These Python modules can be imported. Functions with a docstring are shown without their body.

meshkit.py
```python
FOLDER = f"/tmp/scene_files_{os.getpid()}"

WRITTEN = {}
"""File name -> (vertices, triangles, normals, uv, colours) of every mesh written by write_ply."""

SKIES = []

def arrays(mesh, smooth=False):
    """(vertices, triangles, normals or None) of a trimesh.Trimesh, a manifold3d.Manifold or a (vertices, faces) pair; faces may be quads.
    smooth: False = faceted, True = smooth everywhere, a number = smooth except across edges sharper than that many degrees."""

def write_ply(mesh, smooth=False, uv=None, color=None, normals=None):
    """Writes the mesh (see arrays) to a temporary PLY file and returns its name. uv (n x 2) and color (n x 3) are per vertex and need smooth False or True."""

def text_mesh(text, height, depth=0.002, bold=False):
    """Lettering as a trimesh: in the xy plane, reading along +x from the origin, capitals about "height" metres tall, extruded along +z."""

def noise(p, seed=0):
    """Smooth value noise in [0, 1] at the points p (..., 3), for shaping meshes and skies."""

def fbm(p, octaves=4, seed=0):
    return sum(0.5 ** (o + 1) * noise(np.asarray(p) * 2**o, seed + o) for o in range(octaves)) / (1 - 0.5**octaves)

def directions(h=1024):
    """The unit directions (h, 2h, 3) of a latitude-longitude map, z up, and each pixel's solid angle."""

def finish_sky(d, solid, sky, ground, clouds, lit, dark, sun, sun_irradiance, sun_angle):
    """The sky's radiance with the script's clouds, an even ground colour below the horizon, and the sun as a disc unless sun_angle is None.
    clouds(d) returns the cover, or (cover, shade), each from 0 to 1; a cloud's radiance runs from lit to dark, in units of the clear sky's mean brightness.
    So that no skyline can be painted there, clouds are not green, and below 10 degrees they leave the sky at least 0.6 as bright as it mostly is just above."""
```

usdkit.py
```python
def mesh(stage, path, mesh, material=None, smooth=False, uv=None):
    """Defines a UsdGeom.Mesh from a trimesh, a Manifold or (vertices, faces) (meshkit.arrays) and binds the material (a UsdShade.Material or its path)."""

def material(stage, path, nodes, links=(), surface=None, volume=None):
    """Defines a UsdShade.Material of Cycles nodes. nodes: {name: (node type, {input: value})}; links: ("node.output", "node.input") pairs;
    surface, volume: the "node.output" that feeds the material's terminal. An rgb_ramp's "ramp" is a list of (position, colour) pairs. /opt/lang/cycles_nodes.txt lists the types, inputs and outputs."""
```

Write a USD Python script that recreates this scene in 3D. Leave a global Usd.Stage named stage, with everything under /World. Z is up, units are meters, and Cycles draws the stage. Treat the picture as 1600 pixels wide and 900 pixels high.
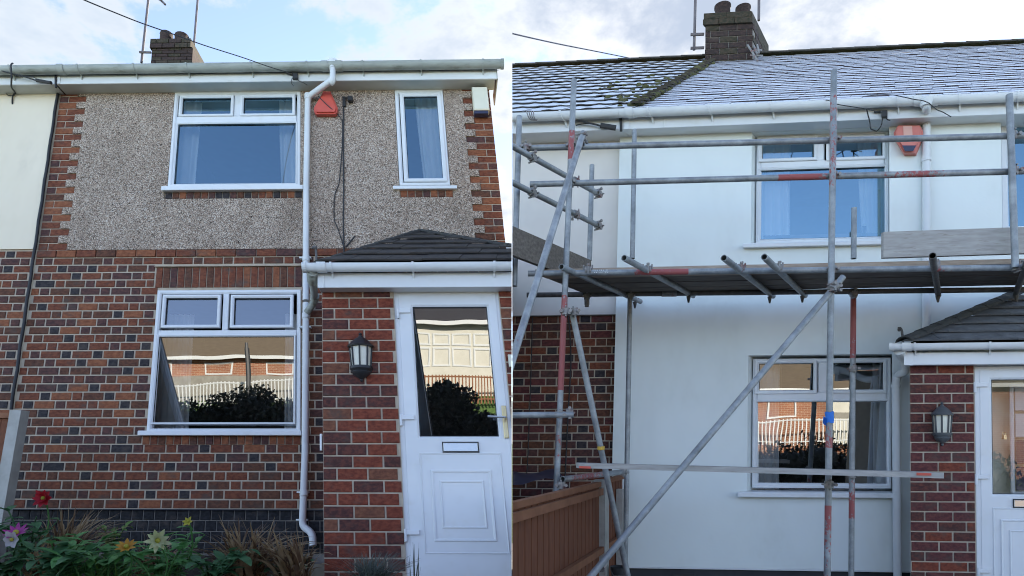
import math, random
import numpy as np
import trimesh
import shapely
from shapely.geometry import Polygon, box as sbox
from pxr import Usd, UsdGeom, UsdLux, UsdShade, Gf, Sdf, Vt
import usdkit, meshkit

stage = Usd.Stage.CreateInMemory()
UsdGeom.SetStageUpAxis(stage, UsdGeom.Tokens.z)
UsdGeom.SetStageMetersPerUnit(stage, 1.0)
UsdGeom.Xform.Define(stage, '/World')
UsdGeom.Scope.Define(stage, '/World/Looks')
rnd = random.Random(7)
nr = np.random.RandomState(11)

# ------------------------------------------------------------------ camera
EYE = 1.35
FOC = 1000.0            # focal length in pixels of the 1600 wide photograph
HX, HY = 800.0, 690.0   # where the level line of sight meets the picture
cam = UsdGeom.Camera.Define(stage, '/World/camera')
cam.CreateHorizontalApertureAttr(36.0)
cam.CreateVerticalApertureAttr(36.0 * 9 / 16)
cam.CreateFocalLengthAttr(36.0 * FOC / 1600)
cam.CreateVerticalApertureOffsetAttr(36.0 * (HY - 450) / 1600)
cam.AddTranslateOp().Set((0, 0, EYE))
cam.AddRotateXOp().Set(90.0)
cam.CreateClippingRangeAttr((0.05, 5000))
cam.CreateExposureAttr(2.72)

# ------------------------------------------------------------------ sky and sun
SUN_EL, SUN_ROT = math.radians(20), math.radians(30)
sun_dir = np.array([math.sin(SUN_ROT) * math.cos(SUN_EL), math.cos(SUN_ROT) * math.cos(SUN_EL), math.sin(SUN_EL)])
L = '/World/Looks/'
sky_mat = usdkit.material(stage, L + 'sky', {
    'tc': ('texture_coordinate', {}),
    'sky': ('sky_texture', {'sky_type': 'single_scattering', 'sun_disc': False, 'sun_elevation': SUN_EL, 'sun_rotation': SUN_ROT, 'air_density': 1.0, 'aerosol_density': 0.12, 'ozone_density': 2.0}),
    'sep': ('separate_xyz', {}),
    'zc': ('math', {'math_type': 'maximum', 'value2': 0.06}),
    'zo': ('math', {'math_type': 'add', 'value2': 0.25}),
    'dx': ('math', {'math_type': 'divide'}), 'dy': ('math', {'math_type': 'divide'}),
    'pv': ('combine_xyz', {'z': 0.0}),
    'mp': ('mapping', {'mapping_type': 'point', 'location': (12.1, 4.4, 0.9), 'scale': (1.0, 1.0, 1.0)}),
    'n1': ('noise_texture', {'scale': 2.3, 'detail': 9.0, 'roughness': 0.58, 'distortion': 0.25}),
    'n2': ('noise_texture', {'scale': 11.0, 'detail': 6.0, 'roughness': 0.62}),
    'nadd': ('math', {'math_type': 'multiply_add', 'value2': 0.27}),
    'cov': ('map_range', {'range_type': 'smoothstep', 'from_min': 0.575, 'from_max': 0.66, 'to_min': 0.0, 'to_max': 1.0, 'clamp': True}),
    'shd': ('map_range', {'range_type': 'smoothstep', 'from_min': 0.54, 'from_max': 0.80, 'to_min': 0.0, 'to_max': 1.0, 'clamp': True}),
    'cnear': ('mix', {'color1': (3.6, 3.6, 3.6), 'color2': (1.6, 1.85, 2.3)}), 'cfar': ('mix', {'color1': (2.5, 2.68, 2.9), 'color2': (1.9, 2.2, 2.6)}), 'ccol': ('mix', {}),
    'd1': ('math', {'math_type': 'multiply', 'value2': float(sun_dir[0])}), 'd2': ('math', {'math_type': 'multiply_add', 'value2': float(sun_dir[1])}), 'd3': ('math', {'math_type': 'multiply_add', 'value2': float(sun_dir[2])}),
    'dn': ('map_range', {'range_type': 'smoothstep', 'from_min': 0.74, 'from_max': 0.93, 'to_min': 0.0, 'to_max': 1.0}),
    'yf': ('map_range', {'range_type': 'smoothstep', 'from_min': 0.0, 'from_max': 0.5, 'to_min': 0.03, 'to_max': 1.0}), 'cm': ('math', {'math_type': 'multiply'}),
    'gu': ('math', {'math_type': 'divide'}), 'gv': ('math', {'math_type': 'divide'}), 'ym': ('math', {'math_type': 'maximum', 'value2': 0.2}),
    'g1': ('math', {'math_type': 'multiply_add', 'value2': 0.771}), 'g2': ('math', {'math_type': 'multiply', 'value2': 0.637}), 'g3': ('math', {'math_type': 'add', 'value2': 0.181}),
    'gn': ('math', {'math_type': 'multiply_add', 'value2': 0.02}), 'g4': ('math', {'math_type': 'absolute'}),
    'g5': ('map_range', {'range_type': 'smoothstep', 'from_min': 0.016, 'from_max': 0.004, 'to_min': 0.0, 'to_max': 0.75}), 'g6': ('map_range', {'range_type': 'smoothstep', 'from_min': 0.59, 'from_max': 0.65, 'to_min': 0.0, 'to_max': 1.0}),
    'g7': ('math', {'math_type': 'multiply'}), 'g8': ('math', {'math_type': 'maximum'}),
    'sat': ('hsv', {'hue': 0.507, 'saturation': 0.86, 'value': 1.0}),
    'mx': ('mix', {}),
    'bg': ('background_shader', {'strength': 0.055}),
}, [('tc.generated', 'sep.vector'), ('sep.z', 'zc.value1'), ('zc.value', 'zo.value1'), ('sep.x', 'dx.value1'), ('zo.value', 'dx.value2'),
    ('sep.y', 'dy.value1'), ('zo.value', 'dy.value2'), ('dx.value', 'pv.x'), ('dy.value', 'pv.y'), ('pv.vector', 'mp.vector'),
    ('mp.vector', 'n1.vector'), ('mp.vector', 'n2.vector'), ('n2.fac', 'nadd.value1'), ('n1.fac', 'nadd.value3'),
    ('nadd.value', 'cov.value'), ('nadd.value', 'shd.value'), ('shd.result', 'cnear.fac'), ('shd.result', 'cfar.fac'), ('sep.x', 'd1.value1'), ('sep.y', 'd2.value1'), ('d1.value', 'd2.value3'), ('sep.z', 'd3.value1'), ('d2.value', 'd3.value3'), ('d3.value', 'dn.value'), ('dn.result', 'ccol.fac'), ('cfar.color', 'ccol.color1'), ('cnear.color', 'ccol.color2'),
    ('sep.y', 'yf.value'), ('yf.result', 'cm.value1'), ('cov.result', 'cm.value2'), ('sep.y', 'ym.value1'), ('sep.x', 'gu.value1'), ('ym.value', 'gu.value2'), ('sep.z', 'gv.value1'), ('ym.value', 'gv.value2'),
    ('gv.value', 'g2.value1'), ('gu.value', 'g1.value1'), ('g2.value', 'g1.value3'), ('n2.fac', 'gn.value1'), ('g1.value', 'gn.value3'), ('gn.value', 'g3.value1'), ('g3.value', 'g4.value1'), ('g4.value', 'g5.value'), ('gv.value', 'g6.value'),
    ('g5.result', 'g7.value1'), ('g6.result', 'g7.value2'), ('g7.value', 'g8.value1'), ('cm.value', 'g8.value2'), ('g8.value', 'mx.fac'), ('sky.color', 'sat.color'), ('sat.color', 'mx.color1'), ('ccol.color', 'mx.color2'), ('mx.color', 'bg.color')], surface='bg.background')
dome = UsdLux.DomeLight.Define(stage, '/World/sky')
UsdShade.MaterialBindingAPI.Apply(dome.GetPrim()).Bind(sky_mat)
dome.GetPrim().SetCustomDataByKey('kind', 'structure')
sun = UsdLux.DistantLight.Define(stage, '/World/sun')
sun.CreateIntensityAttr(0.5); sun.CreateAngleAttr(0.5); sun.CreateNormalizeAttr(True); sun.CreateColorAttr((1.0, 0.9, 0.76))
_z = sun_dir; _x = np.cross([0, 0, 1.0], _z); _x /= np.linalg.norm(_x); _y = np.cross(_z, _x)
sun.AddTransformOp().Set(Gf.Matrix4d(*_x, 0, *_y, 0, *_z, 0, 0, 0, 40, 1))

# ------------------------------------------------------------------ materials
def mat(name, c1, c2=None, scale=6.0, rough=0.6, bump=0.0, bscale=40.0, rand=0.0, spec=0.5, metal=0.0, stops=None, stretch=(1, 1, 1), detail=4.0, bdist=0.01, dirt=None, coat=0.0, sat=1.0):
    """noise-mixed colour, an optional spread in brightness from piece to piece, fine relief"""
    N = {'g': ('geometry', {}), 'mp': ('mapping', {'mapping_type': 'point', 'scale': stretch}), 'p': ('principled_bsdf', {'roughness': rough, 'specular_ior_level': spec, 'metallic': metal, 'coat_weight': coat})}
    K = [('g.position', 'mp.vector')]
    c2 = c2 or c1
    N['n'] = ('noise_texture', {'scale': scale, 'detail': detail, 'roughness': 0.6})
    N['r'] = ('rgb_ramp', {'ramp': stops or [(0.3, c1), (0.7, c2)]})
    K += [('mp.vector', 'n.vector'), ('n.fac', 'r.fac')]
    out = 'r.color'
    if rand:
        N['rv'] = ('map_range', {'from_min': 0.0, 'from_max': 1.0, 'to_min': 1 - rand, 'to_max': 1 + rand})
        N['h'] = ('hsv', {'hue': 0.5, 'saturation': sat})
        K += [('g.random_per_island', 'rv.value'), ('rv.result', 'h.value'), (out, 'h.color')]
        out = 'h.color'
    if dirt:
        dc, dscale, lo, hi = dirt
        N['dn'] = ('noise_texture', {'scale': dscale, 'detail': 6.0, 'roughness': 0.65})
        N['dr'] = ('map_range', {'range_type': 'smoothstep', 'from_min': lo, 'from_max': hi, 'to_min': 0.0, 'to_max': 1.0})
        N['dm'] = ('mix', {'color2': dc})
        K += [('mp.vector', 'dn.vector'), ('dn.fac', 'dr.value'), ('dr.result', 'dm.fac'), (out, 'dm.color1')]
        out = 'dm.color'
    K.append((out, 'p.base_color'))
    if bump:
        N['bn'] = ('noise_texture', {'scale': bscale, 'detail': 4.0, 'roughness': 0.6})
        N['b'] = ('bump', {'strength': bump, 'distance': bdist})
        K += [('g.position', 'bn.vector'), ('bn.fac', 'b.height'), ('b.normal', 'p.normal')]
    return usdkit.material(stage, L + name, N, K, surface='p.BSDF')

M = {}
def brickmat(name, a, b):
    lo = tuple(x * .62 for x in a); hi = tuple(x * 1.18 for x in b)
    M[name] = mat(name, a, b, stops=[(0.22, lo), (0.42, a), (0.6, b), (0.8, hi)], scale=26, detail=6.0, rough=0.85, bump=0.7, bscale=70, rand=0.26, spec=0.25, stretch=(1, 1, 1.6), bdist=0.006, dirt=((0.075, 0.058, 0.05), 5.0, 0.5, 0.78))
brickmat('brick_red', (0.166, 0.051, 0.029), (0.254, 0.085, 0.045))
brickmat('brick_orange', (0.259, 0.087, 0.042), (0.342, 0.128, 0.062))
brickmat('brick_brown', (0.108, 0.045, 0.029), (0.177, 0.074, 0.044))
brickmat('brick_purple', (0.083, 0.04, 0.038), (0.145, 0.063, 0.052))
brickmat('brick_blue', (0.032, 0.028, 0.033), (0.065, 0.054, 0.056))
brickmat('porch_brick_red', (0.183, 0.044, 0.026), (0.281, 0.074, 0.042))
brickmat('porch_brick_dark', (0.085, 0.035, 0.032), (0.165, 0.055, 0.042))
brickmat('porch_brick_tan', (0.183, 0.069, 0.042), (0.262, 0.105, 0.06))
brickmat('porch_brick_maroon', (0.115, 0.036, 0.037), (0.18, 0.058, 0.052))
brickmat('engineering_brick', (0.012, 0.012, 0.015), (0.03, 0.03, 0.035))
brickmat('chimney_brick', (0.036, 0.026, 0.025), (0.07, 0.043, 0.038))
brickmat('chimney_brick_mossy', (0.035, 0.035, 0.022), (0.075, 0.055, 0.038))
M['mortar'] = mat('mortar', (0.37, 0.305, 0.235), (0.48, 0.405, 0.32), scale=9, rough=0.95, bump=0.4, bscale=160, bdist=0.004, dirt=((0.22, 0.185, 0.15), 4.0, 0.52, 0.85))
M['mortar_dark'] = mat('mortar_dark', (0.13, 0.12, 0.11), (0.24, 0.22, 0.2), scale=12, rough=0.95, bump=0.4, bscale=140, bdist=0.004)
M['cream_render'] = mat('cream_render', (0.70, 0.61, 0.475), (0.755, 0.665, 0.53), scale=2.2, rough=0.9, bump=0.15, bscale=120, bdist=0.003, dirt=((0.58, 0.51, 0.41), 1.6, 0.55, 0.85), stretch=(1, 1, 0.45))
M['pink_render'] = mat('pink_render', (0.62, 0.575, 0.53), (0.68, 0.635, 0.59), scale=1.6, rough=0.9, bump=0.15, bscale=120, bdist=0.003, dirt=((0.55, 0.49, 0.45), 1.4, 0.55, 0.85))
M['white_render'] = mat('white_render', (0.695, 0.735, 0.72), (0.735, 0.775, 0.765), scale=1.1, rough=0.9, bump=0.3, bscale=38, bdist=0.003, dirt=((0.60, 0.63, 0.605), 1.3, 0.46, 0.9), stretch=(1, 1, 0.6), detail=8.0)
M['plinth_black'] = mat('plinth_black', (0.012, 0.014, 0.022), (0.022, 0.025, 0.034), scale=5, rough=0.55, bump=0.1, bscale=80)
M['upvc'] = mat('upvc', (0.66, 0.675, 0.695), (0.71, 0.725, 0.745), scale=2.5, rough=0.34, dirt=((0.60, 0.60, 0.57), 4.5, 0.54, 0.9))
M['upvc_pipe'] = mat('upvc_pipe', (0.62, 0.635, 0.645), (0.68, 0.695, 0.705), scale=4, rough=0.38, dirt=((0.48, 0.48, 0.44), 6.0, 0.58, 0.9))
M['gutter_dirty'] = mat('gutter_dirty', (0.25, 0.265, 0.235), (0.38, 0.395, 0.36), scale=5, rough=0.5, stretch=(0.6, 1, 3), dirt=((0.15, 0.16, 0.12), 7.0, 0.5, 0.8))
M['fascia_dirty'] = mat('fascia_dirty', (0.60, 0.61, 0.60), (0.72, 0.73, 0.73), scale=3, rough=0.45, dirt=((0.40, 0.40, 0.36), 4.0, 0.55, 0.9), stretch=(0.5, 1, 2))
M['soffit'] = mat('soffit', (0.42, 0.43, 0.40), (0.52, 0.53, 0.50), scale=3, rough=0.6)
M['rubber'] = mat('rubber', (0.015, 0.015, 0.017), (0.03, 0.03, 0.032), rough=0.6)
M['gasket'] = mat('gasket', (0.03, 0.032, 0.036), (0.04, 0.042, 0.048), rough=0.7)
M['red_plastic'] = mat('red_plastic', (0.50, 0.075, 0.055), (0.56, 0.10, 0.07), scale=8, rough=0.4, dirt=((0.33, 0.06, 0.045), 9.0, 0.6, 0.9))
M['red_faded'] = mat('red_faded', (0.55, 0.16, 0.13), (0.60, 0.2, 0.16), scale=8, rough=0.45)
M['pink_panel'] = mat('pink_panel', (0.62, 0.33, 0.27), (0.64, 0.36, 0.3), rough=0.5)
M['navy'] = mat('navy', (0.02, 0.026, 0.06), (0.03, 0.036, 0.075), rough=0.4)
M['cream_plastic'] = mat('cream_plastic', (0.66, 0.63, 0.50), (0.71, 0.68, 0.55), rough=0.45)
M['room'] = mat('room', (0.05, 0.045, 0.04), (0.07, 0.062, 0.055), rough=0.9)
M['curtain'] = mat('curtain', (0.72, 0.74, 0.73), (0.8, 0.81, 0.79), scale=5, rough=0.9)
M['net_grey'] = mat('net_grey', (0.66, 0.66, 0.66), (0.72, 0.72, 0.72), scale=6, rough=0.9)
M['lantern_black'] = mat('lantern_black', (0.012, 0.012, 0.013), (0.022, 0.022, 0.024), rough=0.42)
M['lantern_grey'] = mat('lantern_grey', (0.045, 0.05, 0.055), (0.07, 0.075, 0.08), rough=0.42)
M['frosted'] = mat('frosted', (0.62, 0.60, 0.50), (0.72, 0.70, 0.60), scale=15, rough=0.35)
M['chrome'] = mat('chrome', (0.72, 0.71, 0.68), rough=0.25, metal=1.0)
M['brass'] = mat('brass', (0.72, 0.56, 0.28), (0.78, 0.62, 0.36), rough=0.32, metal=1.0)
M['concrete'] = mat('concrete', (0.32, 0.31, 0.28), (0.43, 0.42, 0.39), scale=8, rough=0.95, bump=0.3, bscale=90, dirt=((0.2, 0.21, 0.16), 5.0, 0.55, 0.85))
M['porch_tile'] = mat('porch_tile', (0.034, 0.028, 0.026), (0.068, 0.058, 0.054), scale=9, rough=0.75, bump=0.4, bscale=60, rand=0.25, dirt=((0.10, 0.095, 0.075), 6.0, 0.62, 0.85))
M['porch_tile_grey'] = mat('porch_tile_grey', (0.10, 0.105, 0.115), (0.19, 0.195, 0.21), scale=9, rough=0.75, bump=0.5, bscale=50, rand=0.25, dirt=((0.04, 0.042, 0.04), 5.0, 0.52, 0.8))
M['hip_tile'] = mat('hip_tile', (0.03, 0.03, 0.03), (0.06, 0.058, 0.052), scale=14, rough=0.85, bump=0.5, bscale=60, rand=0.2, dirt=((0.11, 0.10, 0.065), 10.0, 0.56, 0.75))
M['ridge_tile'] = mat('ridge_tile', (0.05, 0.042, 0.034), (0.10, 0.085, 0.066), scale=9, rough=0.9, bump=0.5, bscale=50, rand=0.2)
M['roof_felt'] = mat('roof_felt', (0.03, 0.03, 0.032), (0.045, 0.045, 0.047), rough=0.9)
M['moss'] = mat('moss', (0.055, 0.06, 0.022), (0.11, 0.105, 0.045), scale=30, rough=1.0, bump=0.6, bscale=120)
M['wood_board'] = mat('wood_board', (0.13, 0.105, 0.085), (0.25, 0.215, 0.18), scale=5, rough=0.85, bump=0.35, bscale=30, stretch=(1.2, 9, 9), rand=0.35, dirt=((0.30, 0.29, 0.27), 5.0, 0.6, 0.85), bdist=0.005)
M['wood_edge'] = mat('wood_edge', (0.26, 0.20, 0.155), (0.38, 0.31, 0.25), scale=5, rough=0.85, bump=0.35, bscale=30, stretch=(1.2, 9, 9), bdist=0.005)
M['wood_pale'] = mat('wood_pale', (0.29, 0.275, 0.26), (0.41, 0.395, 0.375), scale=5, rough=0.85, bump=0.3, bscale=30, stretch=(1.0, 9, 9), dirt=((0.22, 0.19, 0.16), 7.0, 0.55, 0.8), bdist=0.005)
M['fence_wood'] = mat('fence_wood', (0.165, 0.054, 0.022), (0.24, 0.085, 0.036), scale=7, rough=0.85, bump=0.3, bscale=40, stretch=(9, 9, 0.9), rand=0.16, bdist=0.004, dirt=((0.075, 0.04, 0.026), 5.0, 0.55, 0.85))
M['fence_rail'] = mat('fence_rail', (0.19, 0.075, 0.032), (0.27, 0.115, 0.055), scale=7, rough=0.85, bump=0.3, bscale=40, bdist=0.004)
M['aerial'] = mat('aerial', (0.10, 0.085, 0.09), (0.17, 0.15, 0.155), scale=9, rough=0.5, metal=0.3)
M['blue_tape'] = mat('blue_tape', (0.01, 0.13, 0.52), (0.015, 0.17, 0.6), rough=0.5)
M['yellow_tape'] = mat('yellow_tape', (0.5, 0.3, 0.03), (0.6, 0.38, 0.05), rough=0.6)
M['rope_yellow'] = mat('rope_yellow', (0.42, 0.27, 0.05), (0.5, 0.33, 0.08), rough=0.8)
M['white_paint_mark'] = mat('white_paint_mark', (0.55, 0.56, 0.55), (0.68, 0.69, 0.68), scale=60, rough=0.8)
M['soil'] = mat('soil', (0.018, 0.013, 0.009), (0.04, 0.03, 0.021), scale=12, rough=1.0, bump=0.8, bscale=40, bdist=0.02)
M['tarmac'] = mat('tarmac', (0.045, 0.045, 0.047), (0.065, 0.065, 0.066), scale=3, rough=0.9, bump=0.4, bscale=150)
M['paving'] = mat('paving', (0.27, 0.27, 0.265), (0.35, 0.35, 0.34), scale=3, rough=0.9, bump=0.3, bscale=90)
M['lawn'] = mat('lawn', (0.05, 0.095, 0.02), (0.09, 0.15, 0.035), scale=9, rough=1.0, bump=0.6, bscale=60)
def farbrick(name, a, b, mo):
    usdkit_nodes = {'g': ('geometry', {}), 'mp': ('mapping', {'mapping_type': 'point', 'rotation': (math.pi / 2, 0, 0)}), 'br': ('brick_texture', {'color1': a, 'color2': b, 'mortar': mo, 'scale': 1.0, 'brick_width': 0.225, 'row_height': 0.075, 'mortar_size': 0.008}),
        'n': ('noise_texture', {'scale': 0.9, 'detail': 6.0}), 'r': ('rgb_ramp', {'ramp': [(0.3, (0.7, 0.68, 0.66)), (0.7, (1.1, 1.08, 1.05))]}), 'mu': ('mix', {'mix_type': 'multiply', 'fac': 1.0}), 'p': ('principled_bsdf', {'roughness': 0.9})}
    M[name] = usdkit.material(stage, L + name, usdkit_nodes, [('g.position', 'mp.vector'), ('mp.vector', 'br.vector'), ('g.position', 'n.vector'), ('n.fac', 'r.fac'), ('br.color', 'mu.color1'), ('r.color', 'mu.color2'), ('mu.color', 'p.base_color')], surface='p.BSDF')
farbrick('orange_brick', (0.31, 0.12, 0.06), (0.24, 0.085, 0.045), (0.4, 0.3, 0.22))
M['brown_roof'] = mat('brown_roof', (0.12, 0.085, 0.05), (0.17, 0.125, 0.075), scale=4, rough=0.9, stretch=(1, 1, 8))
M['grey_wall'] = mat('grey_wall', (0.20, 0.18, 0.15), (0.27, 0.25, 0.21), scale=4, rough=0.9)
M['white_house'] = mat('white_house', (0.50, 0.47, 0.39), (0.56, 0.53, 0.45), scale=3, rough=0.9)
M['white_metal'] = mat('white_metal', (0.55, 0.55, 0.53), rough=0.5)
M['dark_metal'] = mat('dark_metal', (0.03, 0.03, 0.03), rough=0.5)

def nodes_mat(name, N, K, surface):
    M[name] = usdkit.material(stage, L + name, N, K, surface=surface); return M[name]

# pebbledash: small mixed stones pressed in grey cement
nodes_mat('pebbledash', {
    'g': ('geometry', {}), 'vo': ('voronoi_texture', {'scale': 92.0}), 'sp': ('separate_color', {}),
    'r': ('rgb_ramp', {'ramp': [(0.0, (0.27, 0.19, 0.145)), (0.2, (0.43, 0.325, 0.255)), (0.45, (0.54, 0.42, 0.335)), (0.7, (0.62, 0.505, 0.41)), (0.9, (0.72, 0.61, 0.52)), (1.0, (0.8, 0.71, 0.62))]}),
    'dr': ('map_range', {'from_min': 0.25, 'from_max': 0.62, 'to_min': 1.0, 'to_max': 0.5}),
    'mu': ('mix', {'mix_type': 'multiply', 'fac': 1.0}),
    'ms': ('mapping', {'mapping_type': 'point', 'scale': (1.6, 1, 0.5)}), 'n': ('noise_texture', {'scale': 1.9, 'detail': 7.0, 'roughness': 0.65}), 'nr': ('rgb_ramp', {'ramp': [(0.3, (0.72, 0.69, 0.66)), (0.5, (0.92, 0.9, 0.88)), (0.7, (1.06, 1.05, 1.04))]}),
    'm2': ('mix', {'mix_type': 'multiply', 'fac': 1.0}),
    'inv': ('math', {'math_type': 'subtract', 'value1': 1.0}),
    'b': ('bump', {'strength': 0.6, 'distance': 0.010}), 'p': ('principled_bsdf', {'roughness': 0.85, 'specular_ior_level': 0.3})},
    [('g.position', 'vo.vector'), ('vo.color', 'sp.color'), ('sp.r', 'r.fac'), ('vo.distance', 'dr.value'), ('r.color', 'mu.color1'), ('dr.result', 'mu.color2'),
     ('g.position', 'ms.vector'), ('ms.vector', 'n.vector'), ('n.fac', 'nr.fac'), ('mu.color', 'm2.color1'), ('nr.color', 'm2.color2'), ('m2.color', 'p.base_color'),
     ('vo.distance', 'inv.value2'), ('inv.value', 'b.height'), ('b.normal', 'p.normal')], 'p.BSDF')

# coated window glass: partly clear, partly mirroring, faintly wavy
def glass(name, base, wav, tint=(0.9, 0.95, 1.0)):
    nodes_mat(name, {
        'g': ('geometry', {}), 'n': ('noise_texture', {'scale': 1.6, 'detail': 1.0}), 'b': ('bump', {'strength': wav, 'distance': 0.02}),
        'f': ('fresnel', {'IOR': 1.5}), 'ad': ('math', {'math_type': 'add', 'value2': base, 'use_clamp': True}),
        't': ('transparent_bsdf', {'color': (0.93, 0.95, 0.96)}), 'gl': ('glossy_bsdf', {'color': tint, 'roughness': 0.0}),
        'm': ('mix_closure', {})},
        [('g.position', 'n.vector'), ('n.fac', 'b.height'), ('b.normal', 'gl.normal'), ('f.fac', 'ad.value1'), ('ad.value', 'm.fac'), ('t.BSDF', 'm.closure1'), ('gl.BSDF', 'm.closure2')], 'm.closure')
glass('glass', 0.38, 0.08)
glass('glass_blue', 0.42, 0.03, (0.50, 0.80, 1.0))
glass('glass_clear', 0.10, 0.03)

# galvanised tube, worn; red identification paint flaking off in patches
def tube_mat(name, red):
    N = {'g': ('geometry', {}), 'n': ('noise_texture', {'scale': 9.0, 'detail': 6.0, 'roughness': 0.65}),
         'r': ('rgb_ramp', {'ramp': [(0.25, (0.16, 0.17, 0.175)), (0.5, (0.27, 0.285, 0.295)), (0.72, (0.40, 0.42, 0.43))]}),
         'mp': ('mapping', {'mapping_type': 'point', 'scale': (1, 1, 0.8)}),
         'fl': ('noise_texture', {'scale': 38.0, 'detail': 5.0, 'roughness': 0.7}), 'lo': ('noise_texture', {'scale': 1.15, 'detail': 0.0}),
         'ad': ('math', {'math_type': 'multiply_add', 'value2': 0.55}), 'mr': ('map_range', {'range_type': 'smoothstep', 'from_min': 0.80 - red, 'from_max': 0.86 - red, 'to_min': 0.0, 'to_max': 1.0}),
         'mx': ('mix', {'color2': (0.30, 0.075, 0.072)}), 'ms': ('map_range', {'from_min': 0.0, 'from_max': 1.0, 'to_min': 0.55, 'to_max': 0.0}),
         'ro': ('map_range', {'from_min': 0.2, 'from_max': 0.8, 'to_min': 0.36, 'to_max': 0.62}),
         'b': ('bump', {'strength': 0.25, 'distance': 0.004}), 'p': ('principled_bsdf', {})}
    K = [('g.position', 'n.vector'), ('n.fac', 'r.fac'), ('g.position', 'mp.vector'), ('mp.vector', 'fl.vector'), ('g.position', 'lo.vector'), ('fl.fac', 'ad.value1'), ('lo.fac', 'ad.value3'),
         ('ad.value', 'mr.value'), ('mr.result', 'mx.fac'), ('r.color', 'mx.color1'), ('mx.color', 'p.base_color'), ('mr.result', 'ms.value'), ('ms.result', 'p.metallic'),
         ('n.fac', 'ro.value'), ('ro.result', 'p.roughness'), ('n.fac', 'b.height'), ('b.normal', 'p.normal')]
    nodes_mat(name, N, K, 'p.BSDF')
tube_mat('steel_tube', -0.3)
tube_mat('steel_tube_red', 0.055)
M['steel_coupler'] = mat('steel_coupler', (0.20, 0.19, 0.185), (0.33, 0.32, 0.31), scale=30, rough=0.55, metal=0.5, dirt=((0.20, 0.06, 0.045), 14.0, 0.5, 0.75))
M['steel_dark'] = mat('steel_dark', (0.09, 0.085, 0.08), (0.15, 0.14, 0.135), scale=20, rough=0.6, metal=0.4)

# frosted roof coverings: rime lies on what faces the sky, the drip edges stay dark
def frost(name, dark1, dark2, lo, hi):
    N = {'g': ('geometry', {}), 's': ('separate_xyz', {}), 'up': ('map_range', {'range_type': 'smoothstep', 'from_min': 0.0, 'from_max': 0.3, 'to_min': 0.0, 'to_max': 1.0}),
         'n': ('noise_texture', {'scale': 7.0, 'detail': 7.0, 'roughness': 0.7}), 'nr': ('map_range', {'range_type': 'smoothstep', 'from_min': lo, 'from_max': hi, 'to_min': 0.0, 'to_max': 0.92}),
         'rv': ('map_range', {'from_min': 0.0, 'from_max': 1.0, 'to_min': 0.82, 'to_max': 1.0}), 'mu': ('math', {'math_type': 'multiply'}), 'm3': ('math', {'math_type': 'multiply'}),
         'n2': ('noise_texture', {'scale': 20.0, 'detail': 3.0}), 'r': ('rgb_ramp', {'ramp': [(0.3, dark1), (0.7, dark2)]}),
         'mx': ('mix', {'color2': (0.72, 0.76, 0.84)}), 'p': ('principled_bsdf', {'roughness': 0.8})}
    K = [('g.true_normal', 's.vector'), ('s.z', 'up.value'), ('g.position', 'n.vector'), ('n.fac', 'nr.value'), ('g.random_per_island', 'rv.value'), ('nr.result', 'mu.value1'), ('up.result', 'mu.value2'),
         ('mu.value', 'm3.value1'), ('rv.result', 'm3.value2'), ('m3.value', 'mx.fac'), ('g.position', 'n2.vector'), ('n2.fac', 'r.fac'), ('r.color', 'mx.color1'), ('mx.color', 'p.base_color')]
    nodes_mat(name, N, K, 'p.BSDF')
frost('frosted_slate', (0.06, 0.045, 0.055), (0.15, 0.12, 0.13), 0.14, 0.42)
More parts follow.
